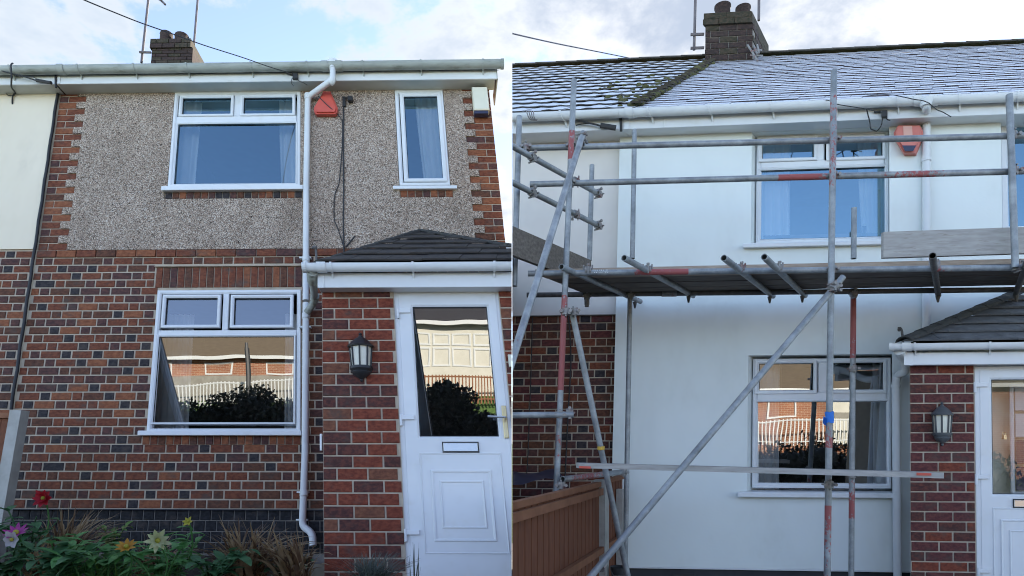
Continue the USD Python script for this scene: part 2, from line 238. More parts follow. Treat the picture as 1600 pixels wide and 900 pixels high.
frost('frosted_tile', (0.045, 0.042, 0.046), (0.095, 0.085, 0.075), 0.10, 0.36)

def leafmat(name, a, b, tr=0.3):
    nodes_mat(name, {'g': ('geometry', {}), 'n': ('noise_texture', {'scale': 14.0, 'detail': 2.0}), 'r': ('rgb_ramp', {'ramp': [(0.3, a), (0.7, b)]}),
        'rv': ('map_range', {'from_min': 0.0, 'from_max': 1.0, 'to_min': 0.65, 'to_max': 1.35}), 'h': ('hsv', {}),
        'p': ('principled_bsdf', {'roughness': 0.5, 'specular_ior_level': 0.35}), 't': ('translucent_bsdf', {}), 'm': ('mix_closure', {'fac': tr})},
        [('g.position', 'n.vector'), ('n.fac', 'r.fac'), ('r.color', 'h.color'), ('g.random_per_island', 'rv.value'), ('rv.result', 'h.value'), ('h.color', 'p.base_color'), ('h.color', 't.color'), ('p.BSDF', 'm.closure1'), ('t.BSDF', 'm.closure2')], 'm.closure')
leafmat('leaf_dark', (0.069, 0.188, 0.081), (0.131, 0.319, 0.131))
leafmat('leaf_mid', (0.112, 0.319, 0.094), (0.205, 0.484, 0.15))
leafmat('leaf_lime', (0.166, 0.331, 0.07), (0.276, 0.47, 0.124))
leafmat('leaf_straw', (0.46, 0.31, 0.161), (0.667, 0.494, 0.299))
leafmat('leaf_brown', (0.18, 0.10, 0.055), (0.30, 0.18, 0.10))
leafmat('leaf_silver', (0.15, 0.18, 0.155), (0.23, 0.26, 0.225))
leafmat('hedge_leaf', (0.006, 0.010, 0.005), (0.014, 0.02, 0.009), 0.05)
leafmat('petal_red', (0.55, 0.015, 0.03), (0.68, 0.03, 0.06))
leafmat('petal_pink', (0.55, 0.05, 0.36), (0.65, 0.1, 0.45))
leafmat('petal_white', (0.72, 0.66, 0.7), (0.8, 0.76, 0.78))
leafmat('petal_orange', (0.7, 0.32, 0.03), (0.8, 0.42, 0.06))
leafmat('petal_cream', (0.68, 0.72, 0.34), (0.78, 0.8, 0.5))
leafmat('petal_yellow', (0.66, 0.62, 0.06), (0.78, 0.72, 0.14))

# ------------------------------------------------------------------ prims
_used = {}
def numbered(parent, name):
    k = _used.get((parent, name), 0); _used[(parent, name)] = k + 1
    return name if k == 0 else f'{name}_{k:03d}'
_base = {}
class Node:
    def __init__(s, path, base): s.path, s.base = path, base
def tag(path, **kw):
    pr = stage.GetPrimAtPath(path)
    for k, v in kw.items():
        if v: pr.SetCustomDataByKey(k, v)
def thing(name, label, cat, base=(0, 0, 0), group=None, kind=None):
    p = '/World/' + numbered('/World', name)
    x = UsdGeom.Xform.Define(stage, p); x.AddTranslateOp().Set(Gf.Vec3d(*map(float, base)))
    tag(p, label=label, category=cat, group=group, kind=kind)
    return Node(p, np.array(base, float))
TRI = [0]
SIDE = [0]      # -1: what belongs to the left plot ends at the boundary plane, +1: to the right plot
def at_boundary(v, f):
    v = np.asarray(v, float); f = np.asarray(f, int)
    if not SIDE[0]: return v, f
    sx = v[:, 0] * SIDE[0] - 0.003
    if sx.min() >= 0: return v, f
    if sx.max() <= 0: return None, None
    m = trimesh.Trimesh(v, f, process=True)
    o, n = [0.003 * SIDE[0], 0, 0], [SIDE[0], 0, 0]
    try: c = trimesh.intersections.slice_mesh_plane(m, n, o, cap=bool(m.is_watertight), engine='earcut')
    except Exception: c = trimesh.intersections.slice_mesh_plane(m, n, o)
    if len(c.faces) == 0: return None, None
    return np.array(c.vertices), np.array(c.faces)
def put(name, verts, faces, material, parent=None, smooth=False, label=None, kind=None, cat=None, group=None):
    pp = parent.path if parent else '/World'; base = parent.base if parent else np.zeros(3)
    verts, faces = at_boundary(verts, faces)
    if verts is None: return Node(pp, base)
    p = pp + '/' + numbered(pp, name)
    TRI[0] += len(faces)
    usdkit.mesh(stage, p, (np.asarray(verts, float) - base, np.asarray(faces, int)), M[material] if isinstance(material, str) else material, smooth)
    tag(p, label=label, kind=kind, category=cat, group=group)
    return Node(p, base)

# ------------------------------------------------------------------ frames: a facade has u along it, v up it, w out of it
CAM = np.array([0, 0, EYE])
def ray(x, y): return np.array([(x - HX) / FOC, 1.0, (HY - y) / FOC])
class Frame:
    def __init__(s, x, y, d, X, V, W):
        s.O = CAM + ray(x, y) * d; s.X, s.V, s.W = (np.array(a, float) for a in (X, V, W)); s.A = np.stack([s.X, s.V, s.W], 1)
    def P(s, q): return s.O + np.atleast_2d(np.asarray(q, float)) @ s.A.T
    def uv(s, x, y, w=0.0):
        r = ray(x, y); sol = np.linalg.solve(np.stack([s.X, s.V, -r], 1), CAM - s.O - w * s.W); return sol[0], sol[1]
    def pt(s, x, y, w=0.0):
        u, v = s.uv(x, y, w); return s.P((u, v, w))[0]
    def rect(s, x0, y0, x1, y1, w=0.0):
        xm, ym = (x0 + x1) / 2, (y0 + y1) / 2
        return s.uv(x0, ym, w)[0], s.uv(x1, ym, w)[0], s.uv(xm, y1, w)[1], s.uv(xm, y0, w)[1]     # u0 u1 v0 v1
    def poly(s, pts, w=0.0): return Polygon([s.uv(x, y, w) for x, y in pts])
_k = 1.0527
A = Frame(480, 690, 6.4, (1, -0.0215, 0), (-0.1003 / _k, 0.3135 / _k, 1 / _k), (0.1, -1, 0.1))
B = Frame(1200, 690, 6.4, (1, -0.082, 0), (0.033, 0.061, 1), (-0.7, -1, 0))

class G:
    """gathers faces in world space until they become one mesh"""
    def __init__(s): s.v, s.f, s.n = [], [], 0
    def add(s, v, f):
        v = np.asarray(v, float); f = np.asarray(f, int)
        if f.shape[1] == 4: f = np.vstack([f[:, [0, 1, 2]], f[:, [0, 2, 3]]])
        s.v.append(v); s.f.append(f + s.n); s.n += len(v); return s
    def loft(s, F, loops, cap0=False, cap1=True):
        """rectangular loops (u0,u1,v0,v1,w) joined one to the next, outward first"""
        q = []
        for (a, b, c, d, w) in loops: q += [(a, c, w), (b, c, w), (b, d, w), (a, d, w)]
        f = []
        for i in range(len(loops) - 1):
            for k in range(4):
                k2 = (k + 1) % 4; f.append((4 * i + k, 4 * i + k2, 4 * i + 4 + k2, 4 * i + 4 + k))
        if cap1: n = 4 * (len(loops) - 1); f.append((n, n + 1, n + 2, n + 3))
        if cap0: f.append((3, 2, 1, 0))
        return s.add(F.P(q), f)
    def box(s, F, r, w0, w1, bev=0.0):
        a, b, c, d = r
        if bev: return s.loft(F, [(a, b, c, d, w0), (a, b, c, d, w1 - bev), (a + bev, b - bev, c + bev, d - bev, w1)], cap0=True)
        return s.loft(F, [(a, b, c, d, w0), (a, b, c, d, w1)], cap0=True)
    def ring(s, F, o, t, w0, w1, bev=0.006, glaz=0.016):
        """a picture-frame of width t: t is a number or (left, right, bottom, top)"""
        a, b, c, d = o; l, r, bo, to = (t,) * 4 if np.ndim(t) == 0 else t
        ia, ib, ic, id_ = a + l, b - r, c + bo, d - to
        return s.loft(F, [(a, b, c, d, w0), (a, b, c, d, w1 - bev), (a + bev, b - bev, c + bev, d - bev, w1),
                          (ia - glaz, ib + glaz, ic - glaz, id_ + glaz, w1), (ia, ib, ic, id_, w1 - glaz), (ia, ib, ic, id_, w0), (a, b, c, d, w0)], cap1=False)
    def extrude(s, F, poly, w0, w1):
        for g in getattr(poly, 'geoms', [poly]):
            if g.is_empty or g.area < 1e-7: continue
            m = trimesh.creation.extrude_polygon(g, 1.0, engine='earcut')
            q = np.array(m.vertices); q[:, 2] = w0 + q[:, 2] * (w1 - w0); s.add(F.P(q), m.faces)
        return s
    def prism_u(s, F, u0, u1, sec, closed=True, caps=True):
        """a cross-section of (v, w) points run along u"""
        n = len(sec); q = [(u0, v, w) for v, w in sec] + [(u1, v, w) for v, w in sec]
        f = [(i, (i + 1) % n, n + (i + 1) % n, n + i) for i in range(n if closed else n - 1)]
        s.add(F.P(q), f)
        if caps:
            tri = trimesh.creation.triangulate_polygon(Polygon([(v, w) for v, w in sec]), engine='earcut')
            for uu, fl in ((u0, False), (u1, True)):
                vv = np.array([(uu, a, b) for a, b in tri[0]]); ff = np.array(tri[1]); s.add(F.P(vv), ff[:, ::-1] if fl else ff)
        return s
    def tube(s, pts, r, n=12, caps=True, hollow=0.0):
        pts = np.asarray(pts, float); t = np.gradient(pts, axis=0); t /= np.linalg.norm(t, axis=1)[:, None]
        up = np.array([0, 0, 1.0]) if abs(t[0][2]) < 0.9 else np.array([1.0, 0, 0])
        v = []; rr = np.broadcast_to(r, len(pts))
        a = np.cross(up, t[0])
        for p, d, ri in zip(pts, t, rr):
            a = a - d * (a @ d); a /= np.linalg.norm(a); b = np.cross(d, a)
            for k in range(n):
                th = 2 * math.pi * k / n; v.append(p + ri * (math.cos(th) * a + math.sin(th) * b))
        f = [(i * n + k, i * n + (k + 1) % n, (i + 1) * n + (k + 1) % n, (i + 1) * n + k) for i in range(len(pts) - 1) for k in range(n)]
        s.add(v, f)
        if hollow:
            for e, d in ((0, 1), (len(pts) - 1, -1)):
                o = np.array(v[e * n:(e + 1) * n]); c = pts[e]; i1 = c + (o - c) * hollow; i2 = i1 + d * t[e] * 0.12
                s.add(np.vstack([o, i1, i2, [c + d * t[e] * 0.12]]), [x for k in range(n) for x in ((k, (k + 1) % n, n + (k + 1) % n), (k, n + (k + 1) % n, n + k), (n + k, n + (k + 1) % n, 2 * n + (k + 1) % n), (n + k, 2 * n + (k + 1) % n, 2 * n + k), (2 * n + k, 2 * n + (k + 1) % n, 3 * n))])
        elif caps:
            for e in (0, len(pts) - 1):
                o = np.array(v[e * n:(e + 1) * n]); s.add(np.vstack([o, [pts[e]]]), [(k, (k + 1) % n, n) for k in range(n)])
        return s
    def mesh(s, m, T=None):
        s.add(np.array(m.vertices) if T is None else T(np.array(m.vertices)), np.array(m.faces)); return s
    def put(s, name, material, parent=None, **kw): return put(name, np.vstack(s.v), np.vstack(s.f), material, parent, **kw)

def bez(p, n=16):
    """a smooth line through points"""
    p = np.asarray(p, float)
    if len(p) == 2: return np.linspace(p[0], p[1], n)
    t = np.r_[0, np.cumsum(np.linalg.norm(np.diff(p, axis=0), axis=1))]
    from scipy.interpolate import CubicSpline, PchipInterpolator
    return PchipInterpolator(t, p)(np.linspace(0, t[-1], n))
def bend(pts, r=0.05, n=5):
    """a pipe run with rounded corners"""
    pts = [np.asarray(p, float) for p in pts]; out = [pts[0]]
    for i in range(1, len(pts) - 1):
        a, b, c = pts[i - 1], pts[i], pts[i + 1]
        d1, d2 = (a - b), (c - b); k = min(r, np.linalg.norm(d1) * .45, np.linalg.norm(d2) * .45)
        p1, p2 = b + d1 / np.linalg.norm(d1) * k, b + d2 / np.linalg.norm(d2) * k
        for t in np.linspace(0, 1, n): out.append((1 - t) ** 2 * p1 + 2 * t * (1 - t) * b + t * t * p2)
    out.append(pts[-1]); return np.array(out)
def cable(name, label, pts, r=0.006, material='rubber', cat='cable', n=40):
    g = G().tube(bez(pts, n), r, 6); return g.put(name, material, None, smooth=True, label=label, cat=cat)

# ------------------------------------------------------------------ bricks
def brick_mesh(F, r, w0, w1, bev=0.004):
    a, b, c, d = r; j = lambda k: rnd.uniform(-k, k)
    w1 += j(0.0022)
    q = [(a, c, w0), (b, c, w0), (b, d, w0), (a, d, w0), (a, c, w1 - bev), (b, c, w1 - bev), (b, d, w1 - bev), (a, d, w1 - bev),
         (a + bev + j(.003), c + bev + j(.0015), w1), (b - bev + j(.003), c + bev + j(.0015), w1), (b - bev + j(.0015), d - bev + j(.0015), w1), (a + bev + j(.0015), d - bev + j(.0015), w1)]
    f = []
    for i in (0, 4):
        for k in range(4): k2 = (k + 1) % 4; f.append((i + k, i + k2, i + 4 + k2, i + 4 + k))
    f.append((8, 9, 10, 11))
    return F.P(q), f
def lay(F, parent, bricks, limit=300, name='brick', rest='brickwork', w0=-0.03):
    """bricks: (rect, material, w1). The largest become parts, what is past the limit one part."""
    order = sorted(range(len(bricks)), key=lambda i: -(bricks[i][0][1] - bricks[i][0][0]) * (bricks[i][0][3] - bricks[i][0][2]))
    single = set(order[:limit]); left = {}
    for i, (r, m, w1) in enumerate(bricks):
        v, f = brick_mesh(F, r, w0, w1)
        if i in single: 
            f = np.asarray(f); put(name, v, np.vstack([f[:, [0, 1, 2]], f[:, [0, 2, 3]]]), m, parent)
        else: left.setdefault(m, G()).add(v, f)
    for m, g in left.items(): g.put(rest, m, parent, kind='stuff')

def courses(F, region, c, v_ref, module, joint, pick, w1, holes=None, u_ref=0.0, lo=None, minw=0.03):
    """brick rectangles: rows of height c counted from v_ref, clipped to a polygon that is convex in u per row (region minus holes)"""
    out = []; area = region if holes is None else region.difference(holes)
    u0, v0, u1, v1 = area.bounds
    k0, k1 = math.floor((v0 - v_ref) / c), math.ceil((v1 - v_ref) / c)
    tot = sum(module) + joint * len(module)
    for k in range(k0, k1):
        b, t = v_ref + k * c + joint / 2, v_ref + (k + 1) * c - joint / 2
        vm = (b + t) / 2
        cut = area.intersection(shapely.LineString([(u0 - 1, vm), (u1 + 1, vm)]))
        segs = [g.bounds[0::2] for g in getattr(cut, 'geoms', [cut]) if not g.is_empty]
        off = (k % 2) * tot / 2 if len(module) == 2 else (k % 2) * tot / 2
        off += u_ref + rnd.uniform(-.006, .006)
        for (s0, s1) in segs:
            x = off + math.floor((s0 - off) / tot) * tot; i = 0
            while x < s1:
                ln = module[i % len(module)]; a, e = max(x, s0 + joint / 2), min(x + ln, s1 - joint / 2)
                if e - a > minw: out.append(((a + rnd.uniform(0, .002), e - rnd.uniform(0, .002), b, t), pick(ln, a, vm, k), w1))
                x += ln + joint; i += 1
    return out
def pick_old(ln, u, v, k):
    q = rnd.random()
    if ln < 0.15: return 'brick_blue' if q < .24 else 'brick_purple' if q < .56 else 'brick_brown' if q < .8 else 'brick_red'
    return 'brick_red' if q < .42 else 'brick_brown' if q < .67 else 'brick_orange' if q < .84 else 'brick_purple' if q < .97 else 'brick_blue'
def pick_porch(ln, u, v, k):
    q = rnd.random(); return 'porch_brick_red' if q < .5 else 'porch_brick_dark' if q < .8 else 'porch_brick_tan'

def pick_porch_b(ln, u, v, k):
    q = rnd.random(); return 'porch_brick_maroon' if q < .55 else 'porch_brick_dark' if q < .85 else 'porch_brick_red'
def pick_old_b(ln, u, v, k):
    q = rnd.random()
    if ln < 0.15: return 'brick_blue' if q < .3 else 'brick_purple' if q < .66 else 'brick_brown'
    return 'brick_brown' if q < .34 else 'porch_brick_maroon' if q < .68 else 'brick_purple' if q < .9 else 'brick_red'
# ------------------------------------------------------------------ shared builders
def gutter(F, parent, u0, u1, v_top, w_c, r, material, brackets=(), joints=(), cap_left=False, cap_right=False, name='gutter', w_back=None):
    n = 12
    arc = [(v_top - r * math.sin(t), w_c - r * math.cos(t)) for t in np.linspace(0, math.pi, n)]
    inn = [(v_top - (r - .004) * math.sin(t), w_c - (r - .004) * math.cos(t)) for t in np.linspace(0, math.pi, n)]
    lip = [(v_top + .006, w_c + r), (v_top + .006, w_c + r - .01)]
    g = G().prism_u(F, u0, u1, arc + lip + inn[::-1])
    nd = g.put(name, material, parent, smooth=35)
    def clip(u, wd, rr, tail):
        a = [(v_top + .012 - 0 * rr, w_c - rr)] + [(v_top - rr * math.sin(t), w_c - rr * math.cos(t)) for t in np.linspace(0, math.pi, n)] + [(v_top + .012, w_c + rr)]
        b = [(v_top + .012, w_c + rr - .006)] + [(v_top - (rr - .006) * math.sin(t), w_c - (rr - .006) * math.cos(t)) for t in np.linspace(math.pi, 0, n)] + [(v_top + .012, w_c - rr + .006)]
        k = G().prism_u(F, u - wd / 2, u + wd / 2, a + b)
        if tail: k.prism_u(F, u - wd * .35, u + wd * .35, [(v_top - r * .75, w_c - r * .72), (v_top - r * .9, w_c - r * .4), (v_top - r * 1.9, w_c - r * 1.15), (v_top - r * 1.75, w_c - r * 1.3)])
        return k
    for u in brackets: clip(u, .018, r + .005, True).put('gutter_bracket', material, nd)
    for u in joints: clip(u, .075, r + .007, False).put('gutter_joint', material, nd, smooth=35)
    for u, yes in ((u0, cap_left), (u1, cap_right)):
        if yes:
            k = G(); sgn = -1 if u == u0 else 1
            disc = [(v_top + .008, w_c - r - .006)] + [(v_top - (r + .006) * math.sin(t), w_c - (r + .006) * math.cos(t)) for t in np.linspace(0, math.pi, n)] + [(v_top + .008, w_c + r + .006)]
            k.prism_u(F, u - .02, u + .012, disc); k.put('gutter_end_cap', material, nd)
    return nd

def flush_pane(F, r, w, parent, material='glass_blue'):
    a, b, c, d = r; e = .012
    return put('pane', F.P([(a - e, c - e, w), (b + e, c - e, w), (b + e, d + e, w), (a - e, d + e, w)]), np.array([(0, 1, 2), (0, 2, 3)]), material, parent)

def plumb_pane(F, r, w, parent, material='glass', drop=.05, side=.045):
    """glass hung truly upright behind an opening of its frame: the frame may lean, the glass does not"""
    a, b, c, d = r
    p1, p2 = F.P([(a, d, w), (b, d, w)])
    xd = p2 - p1; xd /= np.linalg.norm(xd); nrm = np.cross(xd, [0, 0, 1.0]); nrm /= np.linalg.norm(nrm)
    # the sheet reaches a little past the opening's four corners, as far back as it hangs
    ss, zz = [], []
    for q in F.P([(a, c, w), (b, c, w), (b, d, w), (a, d, w)]):
        dr = q - CAM; t = ((p1 - CAM) @ nrm) / (dr @ nrm); h = CAM + dr * t; ss.append((h - p1) @ xd); zz.append(h[2])
    s0, s1, z0, z1 = min(ss) - side, max(ss) + side, min(zz) - drop, max(zz) + .012
    v = np.array([p1 + xd * s0, p1 + xd * s1, p1 + xd * s1, p1 + xd * s0]); v[:, 2] = (z0, z0, z1, z1)
    return put('pane', v, np.array([(0, 1, 2), (0, 2, 3)]), material, parent)

def curtain(F, parent, r, w, folds, material='curtain', name='curtain', amp=.025, pull=0.0):
    """a hanging folded cloth; pull gathers its foot towards one side"""
    a, b, c, d = r; nu, nv = folds * 8 + 1, 9; q = []
    for j in range(nv):
        tv = j / (nv - 1)
        for i in range(nu):
            tu = i / (nu - 1); x = a + (b - a) * tu + pull * tv ** 1.5 * (1 - tu if pull > 0 else tu)
            q.append((x + .006 * math.sin(tu * folds * 4.1 + tv * 2), d + (c - d) * tv, w + amp * math.sin(tu * folds * 2 * math.pi + .6 * math.sin(tv * 3)) * (.7 + .3 * math.sin(tu * 9))))
    f = [(j * nu + i, j * nu + i + 1, (j + 1) * nu + i + 1, (j + 1) * nu + i) for j in range(nv - 1) for i in range(nu - 1)]
    return G().add(F.P(q), f).put(name, material, parent, smooth=True)

def two_light_window(F, parent, outer, transom, mull, panes, wf, sill=None, label=None, deep=.07, upright=True):
    """uPVC window: outer frame, two top-hung lights over one wide pane. rects in (u0,u1,v0,v1)"""
    o = outer; tl, tr, mn = panes
    g = G().ring(F, o, (.045, .045, .045, .045), wf - deep, wf)
    vt0, vt1 = transom
    g.box(F, (o[0] + .046, o[1] - .046, vt0, vt1), wf - deep + .004, wf - .003, .006)
    g.box(F, (mull[0], mull[1], vt1 + .001, o[3] - .046), wf - deep + .004, wf - .005, .006)
    win = g.put('window', 'upvc', parent, label=label)
    for s in (tl, tr):
        k = .036
        G().ring(F, (s[0] - k, s[1] + k, s[2] - k, s[3] + k), k, wf - .03, wf + .014, .007, .014).put('casement', 'upvc', win)
        G().ring(F, (s[0] - .006, s[1] + .006, s[2] - .006, s[3] + .006), .010, wf - .022, wf - .012, .001, .002).put('gasket', 'gasket', win)
        (plumb_pane(F, s, wf - .025, win) if upright and F is B else flush_pane(F, s, wf - .025, win, 'glass' if upright else 'glass_blue'))
    G().ring(F, (mn[0] - .02, mn[1] + .02, mn[2] - .02, mn[3] + .02), .02, wf - .05, wf + .004, .006, .012).put('glazing_bead', 'upvc', win)
    G().ring(F, (mn[0] - .006, mn[1] + .006, mn[2] - .006, mn[3] + .006), .010, wf - .022, wf - .010, .001, .002).put('gasket', 'gasket', win)
    (plumb_pane if upright else flush_pane)(F, mn, wf - .028, win)
    if sill:
        a, b, v0, v1, wo = sill
        G().prism_u(F, a, b, [(v0, wo - .004), (v0 + .004, wo), (v1 - .012, wo), (v1 - .004, wo - .012), (v1, wf + .01), (v1, wf - .06), (v0, wf - .06)]).put('sill', 'upvc', win)
    return win
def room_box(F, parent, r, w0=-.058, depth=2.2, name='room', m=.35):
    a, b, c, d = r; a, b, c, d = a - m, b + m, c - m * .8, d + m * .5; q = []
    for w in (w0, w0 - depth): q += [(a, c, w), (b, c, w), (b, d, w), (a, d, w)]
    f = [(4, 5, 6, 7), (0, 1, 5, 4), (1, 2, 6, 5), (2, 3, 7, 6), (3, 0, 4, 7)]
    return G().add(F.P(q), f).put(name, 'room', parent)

def tile_field(P0, S, T, poly, tw, ch, th, lift, half=True, curve=0.0, gap=.004, over=1.25, jit=.004, N=None):
    """tiles laid in courses up a slope. (s,t) are metres along the eaves and up the slope; returns (area, verts, faces) for each tile clipped to poly"""
    N = np.cross(S, T); N /= np.linalg.norm(N)
    if N[2] < 0: N = -N
    out = []; s0, t0, s1, t1 = poly.bounds; rows = int((t1 - t0) / ch) + 1
    for r in range(rows):
        tb = t0 + r * ch; x = s0 - (tw / 2 if (half and r % 2) else 0) - tw * rnd.random() * (0.0 if not half else .15)
        while x < s1:
            j = rnd.uniform(-jit, jit); rect = sbox(x + gap / 2, tb + j, x + tw - gap / 2, min(tb + ch * over, t1)); cl = rect.intersection(poly); x += tw
            if cl.is_empty or cl.area < tw * ch * .08 or cl.geom_type != 'Polygon': continue
            k = rnd.uniform(-.003, .003)
            if curve and cl.area > tw * ch * .9:
                n = 9; us = np.linspace(rect.bounds[0], rect.bounds[2], n); q = []
                for tt, zz in ((rect.bounds[1], lift), (rect.bounds[3], 0.0)):
                    for dz in (0, th):
                        for i, uu in enumerate(us): q.append((uu, tt, zz + dz + k + curve * max(0, math.sin(i / (n - 1) * 2 * math.pi * 1.0 - .5)) ))
                f = []
                for i in range(n - 1):
                    f += [(i, i + 1, n + i + 1, n + i), (n + i, n + i + 1, 3 * n + i + 1, 3 * n + i)]
                f += [(0, n, 3 * n, 2 * n), (n - 1, 3 * n - 1, 4 * n - 1, 2 * n - 1)]
                q = np.array(q); v = P0 + q[:, :1] * S + q[:, 1:2] * T + q[:, 2:] * N
                f = np.array(f); f = np.vstack([f[:, [0, 1, 2]], f[:, [0, 2, 3]]])
            else:
                m = trimesh.creation.extrude_polygon(cl, th, engine='earcut'); q = np.array(m.vertices)
                q[:, 2] += lift * (1 - (q[:, 1] - tb) / (ch * over)) + k
                v = P0 + q[:, :1] * S + q[:, 1:2] * T + q[:, 2:] * N; f = np.array(m.faces)
            out.append((cl.area, v, f))
    return out, N
def put_tiles(tiles, parent, material, name='tile', rest='tiling', limit=300, key=None, mats=None):
    order = sorted(range(len(tiles)), key=key or (lambda i: -tiles[i][0])); left = G(); some = False
    for n, i in enumerate(order):
        a, v, f = tiles[i]
        if n < limit: put(name, v, f, material, parent)
        else: left.add(v, f); some = True
    if some: left.put(rest, material, parent, kind='stuff')
def hip_caps(parent, p0, p1, n, r, material, name='hip_tile', flip=1):
    """half-round cap tiles, each lapping the one below, from p0 up to p1"""
    p0, p1 = np.asarray(p0, float), np.asarray(p1, float); d = p1 - p0; Lh = np.linalg.norm(d); d /= Lh
    sd = np.cross(d, [0, 0, 1.0]); sd /= np.linalg.norm(sd); up = np.cross(sd, d); step = Lh / n
    for i in range(n):
        q = []; m = 7
        for t, dz in ((i * step, .006), (min((i + 1) * step + .03, Lh), 0.0)):
            for rr in (r, r - .014):
                for k in range(m):
                    a = math.pi * (.08 + .84 * k / (m - 1)); q.append(p0 + d * t + sd * rr * math.cos(a) + up * (rr * math.sin(a) * .75 + dz - r * .3))
        f = []
        for k in range(m - 1): f += [(k, k + 1, 2 * m + k + 1, 2 * m + k), (k, m + k, m + k + 1, k + 1), (m + k, 3 * m + k, 3 * m + k + 1, m + k + 1), (2 * m + k, 2 * m + k + 1, 3 * m + k + 1, 3 * m + k)]
        f += [(0, 2 * m, 3 * m, m), (m - 1, 2 * m - 1, 4 * m - 1, 3 * m - 1)]
        G().add(q, f).put(name, material, parent)

def lantern(F, u, v, w, h, name, label, metal, glassm):
    """half-round wall lantern: back plate, domed hood with finial, three glazed faces, tapering foot"""
    t = thing(name, label, 'wall lamp', F.P((u, v, w))[0])
    def half(profile, n=6, a0=0.0, a1=math.pi):
        q, f = [], []; m = n + 1
        for (r, z) in profile:
            for k in range(m):
                a = a0 + (a1 - a0) * k / n; q.append((u - r * math.cos(a), v + z * h, w + .012 + r * math.sin(a) * .95))
        for i in range(len(profile) - 1):
            for k in range(n): f.append((i * m + k, i * m + k + 1, (i + 1) * m + k + 1, (i + 1) * m + k))
        return F.P(q), f
    R = h * .212
    G().box(F, (u - R * .9, u + R * .9, v - h * .30, v + h * .25), w, w + .012, .004).put('back_plate', metal, t)
    G().add(*half([(R * 1.12, .19), (R * 1.18, .215), (R * 1.0, .25), (R * .78, .31), (R * .5, .365), (R * .22, .40), (R * .2, .425), (R * .1, .44), (R * .17, .455), (R * .13, .475), (0.0, .50)], 10)).put('hood', metal, t, smooth=40)
    G().add(*half([(R * 1.12, .19), (R * .6, .19), (0, .188)], 10)).put('hood_rim', metal, t)
    G().add(*half([(R * .80, -.20), (R * .93, .19)], 4)).put('glass', glassm, t)
    G().add(*half([(0, -.5), (R * .1, -.49), (R * .16, -.47), (R * .12, -.445), (R * .3, -.42), (R * .7, -.36), (R * .85, -.31), (R * .8, -.29), (R * 1.0, -.25), (R * 1.0, -.20), (R * .7, -.195), (0, -.195)], 10)).put('foot', metal, t, smooth=40)
    for k in range(5):
        a = math.pi * k / 4
        p0 = F.P((u - R * .83 * math.cos(a), v - .21 * h, w + .014 + R * .83 * math.sin(a) * .95))[0]; p1 = F.P((u - R * .96 * math.cos(a), v + .2 * h, w + .014 + R * .96 * math.sin(a) * .95))[0]
        G().tube([p0, p1], .0075, 6).put('glazing_bar', metal, t)
    return t

def panel_door(F, parent, frame, leaf, glazed, moulds, w, hinges, letter, pane='glass'):
    """uPVC door: frame, leaf, glazed top, moulded lower panel, letterbox, hinges"""
    G().ring(F, frame, (.062, .062, .03, .07), w - .07, w, .006, .012).put('door_frame', 'upvc', parent)
    a, b, c, d = leaf; g0, g1, g2, g3 = glazed
    g = G().loft(F, [(a, b, c, d, w - .06), (a, b, c, d, w - .004), (a + .006, b - .006, c + .006, d - .006, w + .004), (g0 - .016, g1 + .016, g2 - .016, g3 + .016, w + .004), (g0, g1, g2, g3, w - .012), (g0, g1, g2, g3, w - .055)], cap1=False)
    door = g.put('door', 'upvc', parent)
    G().ring(F, (g0 - .005, g1 + .005, g2 - .005, g3 + .005), .011, w - .03, w - .012, .001, .002).put('gasket', 'gasket', door)
    plumb_pane(F, glazed, w - .03, door, pane)
    for (r, t, hgt) in moulds:
        G().loft(F, [(r[0], r[1], r[2], r[3], w + .003), (r[0] + t * .3, r[1] - t * .3, r[2] + t * .3, r[3] - t * .3, w + .004 + hgt), (r[0] + t * .6, r[1] - t * .6, r[2] + t * .6, r[3] - t * .6, w + .004 + hgt * .8), (r[0] + t, r[1] - t, r[2] + t, r[3] - t, w + .003)], cap1=False).put('moulding', 'upvc', door)
    if letter:
        l = letter; pl = G().box(F, l, w + .004, w + .012, .003).put('letterbox', 'gasket', door)
        G().box(F, (l[0] + .009, l[1] - .009, l[2] + .009, l[3] - .009), w + .012, w + .02, .004).put('flap', 'chrome', door)
    for (hu, hv) in hinges:
        h = G().box(F, (hu - .03, hu + .075, hv - .008, hv + .03), w + .005, w + .02, .004)
        h.tube(F.P([(hu - .03, hv - .06, w + .014), (hu - .03, hv + .035, w + .014)]), .012, 8)
        h.put('hinge', 'upvc', door)
    return door

# ================================================================== the ground and the far side of the street
SIDE[0] = 0
def sheet(name, x0, x1, y0, y1, z, m, th=0.004): 
    v = [(x0, y0, z), (x1, y0, z), (x1, y1, z), (x0, y1, z)]
    put(name, v, [(0, 1, 2), (0, 2, 3)], m, kind='structure')
sheet('ground', -400, 400, -400, 400, -0.004, 'lawn')
sheet('front_path', -14, 14, -2.0, 8.5, 0.002, 'paving')
sheet('road', -60, 60, -9.5, -3.6, -0.0, 'tarmac')
g = G()
Wd = Frame(800, 690, 0.0, (1, 0, 0), (0, 0, 1), (0, -1, 0))      # plain world axes seen from the front
Wd.O = np.zeros(3)
Op = Frame(800, 690, 0.0, (1, 0, 0), (0, 0, 1), (0, 1, 0)); Op.O = np.zeros(3)     # faces the camera side from across the street: w = y
put('bank', [(-40, -10.2, 0.0), (2, -10.2, 0.0), (2, -12.7, 3.0), (-40, -12.7, 3.0), (-40, -30, 3.2), (2, -30, 3.2)], [(0, 1, 2), (0, 2, 3), (3, 2, 5), (3, 5, 4)], 'lawn', kind='structure')
